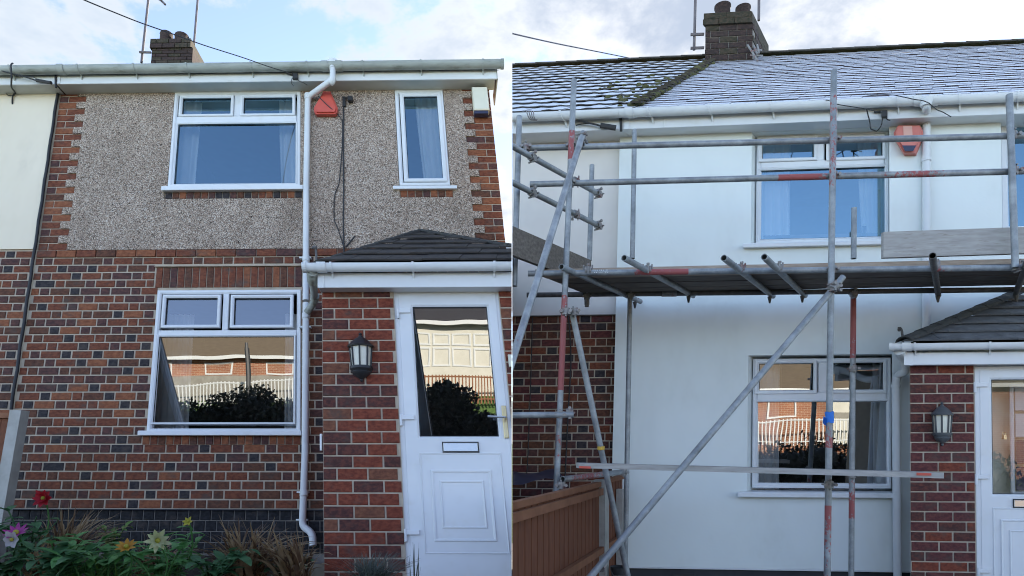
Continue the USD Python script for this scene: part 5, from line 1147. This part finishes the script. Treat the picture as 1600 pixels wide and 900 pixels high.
G().tube(bez([B.pt(900, 196, wf_ + .03), B.pt(918, 193, wf_ + .03), B.pt(938, 196, wf_ + .04)]), .006, 6).put('lead', 'rubber', t)
t = thing('cable_bundle', 'loose bundle of grey cable looped round the right gutter', 'cable', B.pt(830, 180, .42))
for k in range(4): G().tube(bez([B.pt(823 + k * 3.5, 174, .42), B.pt(825 + k * 3, 181, .47), B.pt(831 + k * 2.4, 188, .44), B.pt(836 + k * 1.2, 186, .44)]), .006, 5).put('loop', 'steel_coupler', t)
# downpipe and alarm
t = thing('downpipe', 'straight white downpipe between alarm box and right window', 'downpipe', B.pt(1447, 500, .12))
G().tube(bend([B.pt(1447, 158, .355), B.pt(1447.5, 166, .35), B.pt(1447.5, 184, .12), B.pt(1447, 560, .12)], .06), .036, 14).put('pipe', 'upvc_pipe', t, smooth=40)
G().tube([B.pt(1447, 156, .355), B.pt(1447, 166, .355)], [.062, .045], 14).put('outlet', 'upvc_pipe', t, smooth=40)
G().tube([B.pt(1447.3, 247, .12), B.pt(1447.3, 252.5, .12)], .043, 14).put('collar', 'upvc_pipe', t, smooth=40)
for y in (251, 478): G().box(B, B.rect(1441, y - 1.5, 1454, y + 1.5, .1), wE, .12, .003).put('pipe_clip', 'upvc_pipe', t)
al = B.poly([(1403, 194.5), (1437, 194.5), (1442, 203), (1441.5, 211), (1430.5, 237), (1412, 237), (1397.5, 214), (1396, 206)], wE + .09)
t = thing('alarm_box', 'faded red hexagonal alarm box beside the straight white downpipe', 'alarm box', B.pt(1420, 215, wE))
G().extrude(B, al, wE, wE + .07).put('case', 'red_faded', t); G().extrude(B, al.buffer(-.022), wE + .07, wE + .092).put('front_cover', 'red_faded', t)
G().extrude(B, B.poly([(1411, 196.5), (1425, 196.5), (1426, 214), (1412, 214)], wE + .1), wE + .092, wE + .096).put('label_panel', 'pink_panel', t)
G().extrude(B, B.poly([(1409.5, 227), (1431.5, 227), (1427, 235.5), (1414, 236)], wE + .1), wE + .092, wE + .099).put('sounder', 'navy', t)

# ------------------------------------------------------------------ right porch
wp = .55
por = thing('brick_porch', 'dark red brick porch with grey tiled roof beside the white wall', 'porch', B.pt(1470, 900, wp))
uB0 = B.uv(1421.5, 735, wp)[0]; uB1 = B.uv(1524, 735, wp)[0]; vb0, vb1 = B.uv(1470, 930, wp)[1], B.uv(1470, 569, wp)[1]
cQ = (vb1 - B.uv(1470, 900, wp)[1]) / 21.4
G().box(B, (uB0 + .003, uB1, vb0, vb1), wE + .002, wp - .007).put('wall', 'mortar', por)
bk = courses(B, rp((uB0, uB1, vb0, vb1)), cQ, vb1, (.226,), .012, pick_porch_b, wp, u_ref=uB0 - .11)
lay(B, por, bk, limit=300, w0=wp - .03)
fb = B.rect(1413, 549, 1800, 568.5, wp + .1)
G().box(B, fb, wp + .08, wp + .1, .003).put('fascia', 'upvc', por)
G().box(B, (fb[0] + .002, fb[1], fb[2] + .002, fb[2] + .014), wE + .01, wp + .079).put('soffit', 'upvc', por)
G().box(B, (fb[0] - .004, fb[0] + .075, fb[2] - .003, fb[3] + .002), wp + .1, wp + .107, .002).put('corner_trim', 'upvc', por)
gqr = .05; gq = B.uv(1500, 536.5, wp + .155 + gqr)[1]
gutter(B, por, B.uv(1394, 542, wp + .16)[0], fb[1], gq, wp + .155, gqr, 'upvc_pipe', [B.uv(x, 542, wp + .16)[0] for x in (1430, 1547)], [B.uv(1417, 542, wp + .16)[0]], cap_left=True)
ve = B.uv(1500, 536.5, wp + .18)[1]; uq0 = B.uv(1410, 536, wp + .18)[0]
P0 = B.P((uq0, ve, wp + .18))[0]; apex = B.pt(1592, 463, wE + .02); S2 = B.X / np.linalg.norm(B.X)
right = B.P((B.uv(1810, 536, wp + .18)[0], ve, wp + .18))[0]
d = apex - P0; A2 = np.array([[1, 0], [0, 1]]); s_ap = d @ S2; T2 = d - s_ap * S2; tl2 = np.linalg.norm(T2); T2 /= tl2
poly = Polygon([(0, 0), ((right - P0) @ S2, 0), (s_ap + .9, tl2), (s_ap, tl2)]); N2 = np.cross(S2, T2); N2 = N2 if N2[2] > 0 else -N2
put('roof', np.array([P0, right, apex + S2 * .9, apex, B.P((uq0, ve, wE))[0]]) - N2 * .02, [(0, 1, 2), (0, 2, 3), (0, 3, 4)], 'roof_felt', por)
tiles2, _ = tile_field(P0, S2, T2, poly, .32, tl2 / 6.0, .016, .03, over=1.15)
put_tiles(tiles2, por, 'porch_tile_grey')
hip_caps(por, P0 + N2 * .03, apex + N2 * .05, 8, .085, 'hip_tile')
t = thing('roof_hook', 'small grey metal hook standing at the right porch roof corner', 'hook', B.pt(1409, 535, wp))
G().tube(bez([B.pt(1411, 536, wp - .1), B.pt(1410, 524, wp - .1), B.pt(1408.5, 515, wp - .1), B.pt(1405.5, 512.5, wp - .1), B.pt(1404, 515, wp - .1), B.pt(1406, 517, wp - .1)]), .011, 8).put('hook_bar', 'steel_dark', t, smooth=True)
G().tube([B.pt(1402.5, 513.5, wp - .1), B.pt(1408, 513.5, wp - .09)], .016, 6).put('eye', 'steel_dark', t)
t = thing('porch_downpipe', 'white downpipe in the corner between window and right porch', 'downpipe', B.pt(1400, 890, .2))
G().tube(bend([B.pt(1407, 548, wp + .1), B.pt(1412, 560, wp - .05), B.pt(1417, 580, .35), B.pt(1402, 586, .16), B.pt(1399.5, 600, .16), B.pt(1402.5, 905, .16)], .07), .036, 14).put('pipe', 'upvc_pipe', t, smooth=40)
G().tube([B.pt(1405, 547, wp + .13), B.pt(1410, 556, wp + .02)], .046, 12).put('outlet', 'upvc_pipe', t, smooth=40)
G().tube([B.pt(1399.6, 601, .16), B.pt(1399.6, 606, .16)], .042, 14).put('collar', 'upvc_pipe', t, smooth=40)
# door
fr = B.rect(1524, 571, 1730, 925, wp); lf = B.rect(1532, 577, 1722, 918, wp); gz = B.rect(1550, 592, 1690, 773, wp)
mo = [(B.rect(1552, 794, 1700, 925, wp), .016, .006), (B.rect(1564, 812, 1690, 925, wp), .026, .009), (B.rect(1578, 829, 1680, 910, wp), .02, .007)]
door = panel_door(B, por, fr, lf, gz, mo, wp - .02, [B.uv(1529, 603, wp), B.uv(1531, 747, wp), B.uv(1534, 894, wp)], B.rect(1583, 780, 1660, 794, wp), 'glass_clear')
G().box(B, (uB1 + .0, uB1 + 2.0, vb0, vb1), wE + .001, wE + .02).put('hall_wall', 'cream_plastic', por)
u_, v_ = B.uv(1472, 662, wp + .05); h_ = B.uv(1472, 629, wp + .05)[1] - B.uv(1472, 699, wp + .05)[1]
lantern(B, u_, v_, wp, h_, 'wall_lantern', 'grey half lantern with pale glass beside the right porch door', 'lantern_grey', 'frosted')
t = thing('hall_window', 'dark glazed inner door seen through the right porch door glass', 'inner door', B.pt(1590, 720, .2))
iw = B.rect(1578, 600, 1640, 775, .2); g = G().ring(B, iw, .04, .18, .21); g.put('inner_frame', 'upvc', t)
for j in range(4):
    r = (iw[0] + .05, iw[1] - .05, iw[2] + .05 + j * (iw[3] - iw[2] - .05) / 4, iw[2] + .02 + (j + 1) * (iw[3] - iw[2] - .05) / 4); G().box(B, r, .18, .20, .004).put('inner_pane', 'navy' if j < 2 else 'net_grey', t)
t = thing('brass_padlock', 'small brass keepsake hanging behind the right porch door glass', 'ornament', B.pt(1569, 682, .8))
pk_ = B.pt(1569, 683, wp - .12); 
G().tube([pk_ - [0, 0, .02], pk_ + [0, 0, .02]], [.02, .016], 8).put('body', 'brass', t); G().tube(bez([pk_ + [-.012, 0, .02], pk_ + [-.008, 0, .045], pk_ + [.008, 0, .045], pk_ + [.012, 0, .02]]), .004, 5).put('shackle', 'brass', t)

# ------------------------------------------------------------------ fence between the right gardens
def fp(D): return np.array([(D - 3.65) * .405, D, 0.0])
ztop, zbot = EYE - .348, -.0
fdir = fp(4.65) - fp(3.65); fdir /= np.linalg.norm(fdir); fn = np.array([fdir[1], -fdir[0], 0])
t = thing('fence_panel', 'long orange brown fence panel with capping between the right gardens', 'fence', fp(4.6))
def plank(p0, p1, zb, zt, th0, th1, off, name, m, par):
    q = []
    for p, tk in ((p0, th0), (p1, th1)):
        for z in (zb, zt):
            for o_ in (off, off + tk): q.append(p + fn * o_ + np.array([0, 0, z]))
    put(name, q, [(1, 5, 7), (1, 7, 3), (0, 2, 6), (0, 6, 4), (2, 3, 7), (2, 7, 6), (0, 4, 5), (0, 5, 1), (4, 6, 7), (4, 7, 5), (0, 1, 3), (0, 3, 2)], m, par)
D = 3.3; rnd.seed(12)
while D < 5.45:
    plank(fp(D), fp(min(D + .112, 5.46)), zbot, ztop - .04 - rnd.uniform(0, .004), .013, .009, 0, 'board', 'fence_wood', t); D += .103
plank(fp(3.3), fp(5.46), ztop - .035, ztop + .005, .05, .05, -.02, 'capping', 'fence_rail', t)
plank(fp(3.3), fp(5.46), ztop - .105, ztop - .05, .03, .03, .019, 'top_rail', 'fence_rail', t)
plank(fp(3.3), fp(5.46), ztop - .60, ztop - .545, .036, .036, .019, 'middle_rail', 'fence_rail', t)
t = thing('concrete_post', 'slender pale concrete fence post beside the leaning tube', 'fence post', fp(5.6))
plank(fp(5.47), fp(5.60), zbot, ztop + .02, .10, .10, -.04, 'post', 'concrete', t)
t = thing('fence_panel', 'short dark fence panel between concrete post and white wall', 'fence', fp(6.0))
D = 5.62
while D < 6.3: plank(fp(D), fp(min(D + .112, 6.32)), zbot, ztop - .02, .013, .009, 0, 'board', 'fence_wood', t); D += .103
plank(fp(5.62), fp(6.32), ztop - .60, ztop - .545, .036, .036, .019, 'middle_rail', 'fence_rail', t); plank(fp(5.62), fp(6.32), ztop - .02, ztop + .02, .05, .05, -.02, 'capping', 'fence_rail', t)
t = thing('concrete_post', 'pale end fence post against the white wall corner', 'fence post', fp(6.3)); plank(fp(6.02), fp(6.10), zbot, ztop - .1, .06, .06, .02, 'post', 'concrete', t)
t = thing('blue_sheet', 'dark blue tarpaulin sheet lying behind the fence top', 'sheet', fp(4.4))
q = []
for i in range(9):
    for j in range(5):
        x, y = -.05 + i * .075 - .01 * j, 4.6 + i * .10 + j * .16; q.append((x - .25 + .1 * i * .2, y, ztop + .03 + .02 * math.sin(i * 1.3 + j) + .012 * j))
put('sheet_cloth', q, [x for i in range(8) for j in range(4) for x in ((i * 5 + j, i * 5 + j + 5, i * 5 + j + 6), (i * 5 + j, i * 5 + j + 6, i * 5 + j + 1))], 'navy', t, smooth=True)
cable('wall_cable', 'thin black cable down the brick by the leaning tube', [B.pt(888, 494, .02), B.pt(892, 560, .02), B.pt(888, 640, .02), B.pt(883, 745, .02)], .008)
cable('wall_cable', 'thin dark cable down the brick left of the red flaked standard', [B.pt(832, 496, .02), B.pt(830, 570, .02), B.pt(826, 680, .02), B.pt(823, 740, .02), B.pt(818, 760, .02)], .006)

# ------------------------------------------------------------------ scaffold
TR = .0245
def wp_(x, y, w): return B.pt(x, y, w)
sc = thing('scaffold', 'galvanised tube scaffold with red flaked paint before the white house', 'scaffold', B.pt(1200, 900, .9))
def pole(name, p0, p1, m='steel_tube', label=None, r=TR, hollow=.84, ext=(0, 0)):
    p0, p1 = np.asarray(p0, float), np.asarray(p1, float); d = (p1 - p0) / np.linalg.norm(p1 - p0); p0 = p0 - d * ext[0]; p1 = p1 + d * ext[1]
    n = max(2, int(np.linalg.norm(p1 - p0) / .5)); G().tube(np.linspace(p0, p1, n + 1), r, 16, hollow=hollow).put(name, m, sc, smooth=50, label=label)
def coupler(c, d1, d2, name='coupler'):
    """two hinged half shells at right angles with their bolts"""
    c = np.asarray(c, float); d1 = np.asarray(d1, float) / np.linalg.norm(d1); d2 = np.asarray(d2, float) / np.linalg.norm(d2); nn = np.cross(d1, d2); nn /= np.linalg.norm(nn); g = G()
    if nn[1] > 0: nn = -nn
    g.tube([c - d1 * .026, c + d1 * .026], TR + .010, 12); c2 = c + nn * (2 * TR) * (1 if True else -1)
    for s_ in (1,):
        g.tube([c - d2 * .024, c + d2 * .024], TR + .005, 10)
    sd = np.cross(d1, nn); sd /= np.linalg.norm(sd)
    for s_ in (-1, 1):
        b0 = c + sd * s_ * (TR + .012) + nn * .012; g.tube([b0 - nn * .05, b0 + nn * .03], .008, 6); g.tube([b0 + nn * .018, b0 + nn * .034], .014, 6)
        b1 = c + d1 * s_ * (TR + .012) - nn * .0; g.tube([b1 - nn * .02, b1 + nn * .045], .007, 6)
    g.put(name, 'steel_coupler', sc, smooth=30)
wF, wB = 1.30, .40
zed = np.array([0, 0, 1.0])
def std(x0, y0, x1, y1, w, m='steel_tube', name='standard', ext=(0, 0), label=None): pole(name, wp_(x0, y0, w), wp_(x1, y1, w), m, label, ext=ext)
std(897, 125, 863.5, 900, wF, 'steel_tube', ext=(0, .3), label='red flaked upright tube nearest the left end')
std(1303, 110, 1292.5, 900, wF + .0, 'steel_tube', ext=(0, .3), label='tall middle upright tube with blue tape')
std(1577, 148, 1586.5, 418, wF); std(811.5, 182, 803.5, 447, wF - .03)
std(991.5, 203, 988, 404, wB); std(984.5, 462, 976.5, 900, wB, ext=(0.05, .3))
std(1334.5, 325, 1333.8, 404, wB); std(1333.5, 458, 1330, 900, wB, ext=(.05, .3)); std(925, 258, 921, 407, wB - .02)
# guard rails, ledgers
wl = wF - 2 * TR
ledg = [((822, 231.5), (1640, 211), wl, 'steel_tube'), ((828, 288), (1640, 266.5), wl, 'steel_tube'), ((825, 427.5), (1640, 417.5), wl, 'steel_tube'), ((823, 461), (1640, 452), wB + .05, 'steel_dark')]
lines = []
for (a, b, w, m) in ledg:
    nm = 'ledger' if a[1] > 400 else 'guard_rail'
    pole(nm, wp_(*a, w), wp_(*b, w), m); lines.append((wp_(*a, w), wp_(*b, w)))
def on(line, x):
    p, q = line; lo, hi = 0.0, 1.0
    for _ in range(40):
        mid = (lo + hi) / 2; r = p + (q - p) * mid
        if HX + FOC * r[0] / r[1] < x: lo = mid
        else: hi = mid
    return p + (q - p) * lo
ux = lines[0][1] - lines[0][0]
for x, k in ((892.5, 0), (890.5, 1), (885, 2), (1301.5, 0), (1300.5, 1), (1298.6, 2), (1579.5, 0), (1582, 1), (1586, 2), (809.5, 0)): coupler(on(lines[k], x) + np.array([0, -.012, 0]), zed, ux)
for x in (917, 985, 1334): coupler(on(lines[3], x) + np.array([0, 0, -.02]), ux, zed)
G().tube([wp_(917, 460, wB + .05), wp_(917, 476, wB + .05)], TR, 12, hollow=.84).put('base_lug', 'steel_coupler', sc)
for x in (1045,): G().tube([on(lines[3], 1034), on(lines[3], 1057)], TR + .007, 12).put('sleeve', 'steel_coupler', sc)
def red_band(p, q): G().tube(np.linspace(p, q, 4), TR + .0005, 16, caps=False).put('red_paint_band', 'steel_tube_red', sc, smooth=50)
def up(y, x0, y0, x1, y1, w): f = (y - y0) / (y1 - y0); return wp_(x0 + (x1 - x0) * f, y, w)
for a_, b_ in ((205, 250), (462, 610), (680, 752)): red_band(up(a_, 897, 125, 863.5, 900, wF), up(b_, 897, 125, 863.5, 900, wF))
for a_, b_ in ((150, 292), (640, 700), (790, 905)): red_band(up(a_, 1303, 110, 1292.5, 900, wF), up(b_, 1303, 110, 1292.5, 900, wF))
for a_, b_ in ((465, 560), (745, 810)): red_band(up(a_, 1333.5, 458, 1330, 900, wB), up(b_, 1333.5, 458, 1330, 900, wB))
red_band(up(320, 925, 258, 921, 407, wB - .02), up(395, 925, 258, 921, 407, wB - .02))
for k_, a_, b_ in ((1, 1215, 1500), (2, 990, 1075), (2, 1462, 1520)): red_band(on(lines[k_], a_), on(lines[k_], b_))
# transoms under the boards, front ends open towards the street
ht = 1.404
def at_h(x, D, h): return np.array([(x - HX) / FOC * D, D, EYE + h])
for (x, y) in ((877, 417), (975, 403), (1131, 403), (1194, 401.5), (1457, 399.5), (1610, 398)):
    p = wp_(x, y, 1.62 if x > 900 else 1.42); back = p + (-B.W) * 1.28; back[2] = p[2]; pole('transom', p, back, 'steel_tube' if x < 1400 else 'steel_dark')
    l = lines[2]; k = on(l, HX + FOC * (p + (-B.W) * (1.62 - wl))[0] / (p + (-B.W) * (1.62 - wl))[1]); coupler(k + np.array([0, 0, .02]), ux, -B.W)
    lb = p + (-B.W) * 1.17; G().tube([lb - zed * .03, lb - zed * .09], [.022, .008], 8).put('coupler_bolt', 'steel_dark', sc)
# end guard rails
for (x0, y0, D0, x1, y1, D1) in ((776, 215, 5.08, 939, 305, 6.12), (776, 273, 5.08, 939, 354.5, 6.12)):
    a = gpt(x0, y0, D0); b = gpt(x1, y1, D1); pole('end_rail', a, b)
    coupler(a + (b - a) * .30, b - a, zed); coupler(a + (b - a) * .965, b - a, zed); coupler(a + (b - a) * .72, b - a, ux)
# braces and raker
pole('raker', gpt(911, 208, 4.98), gpt(780, 628, 3.62), 'steel_tube', 'thick raking tube crossing the left end of the scaffold'); coupler(gpt(908, 216, 4.97), gpt(911, 208, 4.98) - gpt(800, 565, 3.5), zed); coupler(gpt(905, 226, 4.98), ux, zed)
pole('brace', gpt(1317, 433, 5.02), gpt(905, 922, 4.35), 'steel_tube', 'long diagonal brace tube across the white wall', ext=(0, .1)); coupler(gpt(1303, 448, 4.98), zed, ux); coupler(gpt(1303, 449, 4.95), gpt(1317, 433, 5.02) - gpt(920, 905, 4.35), zed)
pole('brace', gpt(893, 483, 5.06), gpt(982, 905, 5.35), 'steel_tube', 'leaning tube between red flaked upright and the fence', ext=(0, .1)); coupler(gpt(884, 487, 5.02), zed, ux); coupler(gpt(897, 487, 5.02), gpt(893, 483, 5.06) - gpt(982, 905, 5.35), ux)
pole('stub', gpt(760, 649, 4.95), gpt(896, 648, 4.95), 'steel_tube'); coupler(gpt(890, 645, 4.98), ux, zed); coupler(gpt(875, 648, 4.97), zed, ux)
pole('stub', gpt(879, 749, 4.96), gpt(976, 737, 5.85), 'steel_tube_red'); coupler(gpt(877, 758, 4.98), zed, ux); coupler(gpt(974, 738, 5.8), zed, ux)
coupler(gpt(1295.2, 757, wp_(1295, 757, wF)[1] - .01), zed, ux); coupler(gpt(1333, 576, wp_(1333, 576, wB)[1] - .01), zed, ux); coupler(gpt(1331, 742, wp_(1331, 742, wB)[1] - .02), zed, ux)
G().tube([gpt(943, 880, 4.5), gpt(938, 888, 4.45)], .032, 12).put('joint_ring', 'steel_coupler', sc)
# short bracing tube beyond, seen behind the window brace
# boards
def board(name, label, pts, m, group=None, mats=None):
    """pts: eight corners, four of the near face then the far face"""
    t = thing(name, label, 'scaffold board', np.mean(pts, 0), group=group)
    v = np.array(pts, float); f = [(0, 1, 2), (0, 2, 3), (5, 4, 7), (5, 7, 6), (4, 0, 3), (4, 3, 7), (1, 5, 6), (1, 6, 2), (3, 2, 6), (3, 6, 7), (4, 5, 1), (4, 1, 0)]
    put('plank', v, f, m, t); return t
hb, bt = 1.432, .040
deck_names = ['front scaffold board of the deck with pale sawn edge', 'second scaffold board of the deck behind the front one', 'third scaffold board of the deck near the wall', 'rear scaffold board of the deck nearest the white wall']
vd0, vd1 = B.uv(1200, 690 - 1000 * (hb) / wp_(1200, 400, 1.15)[1], 1.15)[1], 0
vd1 = vd0 + bt
uL_, uR_ = B.uv(838, 410, 1.15)[0], B.uv(1700, 400, 1.15)[0]
for i in range(4):
    w1_ = 1.16 - i * .180; w0_ = w1_ - .164; zz = rnd.uniform(-.003, .003)
    q = B.P([(uL_, vd0 + zz, w1_), (uR_, vd0 + zz, w1_), (uR_, vd1 + zz, w1_), (uL_, vd1 + zz, w1_), (uL_, vd0 + zz, w0_), (uR_, vd0 + zz, w0_), (uR_, vd1 + zz, w0_), (uL_, vd1 + zz, w0_)])
    board('scaffold_board', deck_names[i], q, 'wood_edge' if i == 0 else 'wood_board', 'deck boards of the scaffold')
def upright(p0, p1, h, th, nrm): return [p0, p1, p1 + [0, 0, h], p0 + [0, 0, h], p0 + nrm * th, p1 + nrm * th, p1 + nrm * th + [0, 0, h], p0 + nrm * th + [0, 0, h]]
p0 = wp_(1380.5, 402.5, 1.2); p1 = wp_(1680, 393, 1.2); hgt = wp_(1381, 363, 1.2)[2] - p0[2]
board('toe_board', 'grey weathered toe board standing on edge at the deck right side', upright(p0, p1, hgt, .038, np.array([.05, 1, 0])), 'wood_pale')
p0 = gpt(760, 395, 4.85); p1 = gpt(918, 408, 6.02); p0[2] = p1[2] = EYE + hb + bt
q = upright(p0, p1, EYE + 1.70 - p0[2], .038, np.array([1.0, -.7, 0]) / 1.22); board('toe_board', 'brown toe board standing on edge across the left deck end', q, 'wood_board')
p0 = gpt(904, 731.5, 4.72); p1 = gpt(1475, 747.5, 4.72); q = [p0, p1, p1 + [0, 0, .042], p0 + [0, 0, .038], p0 + [0, .19, -.004], p1 + [0, .19, 0.0], p1 + [0, .19, .042], p0 + [0, .19, .036]]
t = board('scaffold_board', 'pale single board lashed low across the white wall and window', q, 'wood_pale')
put('red_end', [gpt(1432, 738.5, 4.712) + d_ for d_ in ([0, 0, 0], [0.11, 0, -.004], [.11, 0, -.022], [0, 0, -.02])], [(0, 2, 1), (0, 3, 2)], 'red_plastic', t)
put('red_end', [gpt(905, 728, 4.712) + d_ for d_ in ([0, 0, 0], [0.085, 0, -.003], [.085, 0, -.02], [0, 0, -.016])], [(0, 2, 1), (0, 3, 2)], 'red_plastic', t)
# tape, rope and paint on the tubes
rnd.seed(5)
def tape(name, label, c, r, h, m, ragged=.3):
    t = thing(name, label, 'tape', c); q = []; n = 14
    for j in range(5):
        for k in range(n): a = 2 * math.pi * k / n; rr = r * (1 + rnd.uniform(0, ragged * .4)); q.append(np.array(c) + [rr * math.cos(a), rr * math.sin(a), h * (j / 4 - .5) + rnd.uniform(-.006, .006)])
    f = [(j * n + k, j * n + (k + 1) % n, (j + 1) * n + (k + 1) % n, (j + 1) * n + k) for j in range(4) for k in range(n)]
    G().add(q, f).put('wrap', m, t)
    if ragged > .25:
        e = np.array(c) + [-r, -.01, -.01]; put('loose_end', [e, e + [-.03, -.01, .02], e + [-.035, -.015, -.04], e + [0, 0, -.06]], [(0, 1, 2), (0, 2, 3), (0, 2, 1), (0, 3, 2)], m, t)
p = wp_(1296.2, 652, wF); tape('blue_tape', 'blue tape wrapped round the middle upright tube', p, .030, .085, 'blue_tape', .4)
p = gpt(939, 700.5, 5.2); tape('yellow_tape', 'scrap of yellow tape on the leaning tube', p, .029, .03, 'yellow_tape', .2)
t = thing('paint_mark', 'white stencilled paint marks on the front ledger tube', 'paint mark', on(lines[2], 937)); rnd.seed(9)
l0 = on(lines[2], 924); l1 = on(lines[2], 950); dd = (l1 - l0); 
for k in range(9):
    for j in range(2):
        c = l0 + dd * (k + .3 * j) / 9 + np.array([0, -TR - .002, .010 - .018 * j]); a = dd / np.linalg.norm(dd)
        if rnd.random() < .8: w_ = rnd.uniform(.004, .010); put('mark', [c, c + a * w_, c + a * w_ + [0, .001, .009], c + [0, .001, rnd.uniform(.004, .011)]], [(0, 1, 2), (0, 2, 3)], 'white_paint_mark', t)
cable('rope_end', 'frayed yellow rope hanging beside the red flaked upright', [gpt(877.5, 765, 4.9), gpt(876, 800, 4.9), gpt(873, 830, 4.88), gpt(872, 862, 4.88), gpt(878, 872, 4.86)], .005, 'rope_yellow', 'rope')
t = thing('rubber_bucket', 'dark bucket standing at the foot of the fence end', 'bucket', gpt(966, 900, 5.5))
pc = gpt(966, 903, 5.55); prof = [(.05, 0), (.065, .19), (.07, .195), (.07, .2), (.06, .198), (.05, .02)]; n = 16
q = [pc + [r * math.cos(2 * math.pi * k / n), r * math.sin(2 * math.pi * k / n), z - .1] for r, z in prof for k in range(n)]; f = [(i * n + k, i * n + (k + 1) % n, (i + 1) * n + (k + 1) % n, (i + 1) * n + k) for i in range(len(prof) - 1) for k in range(n)]
G().add(q, f).put('body', 'rubber', t, smooth=40); G().tube(bez([pc + [-.07, 0, .1], pc + [-.04, -.06, .03], pc + [.04, -.06, .03], pc + [.07, 0, .1]]), .004, 5).put('handle', 'steel_dark', t)
# gable end of the right terrace along the boundary
SIDE[0] = 0
print('triangles', TRI[0])
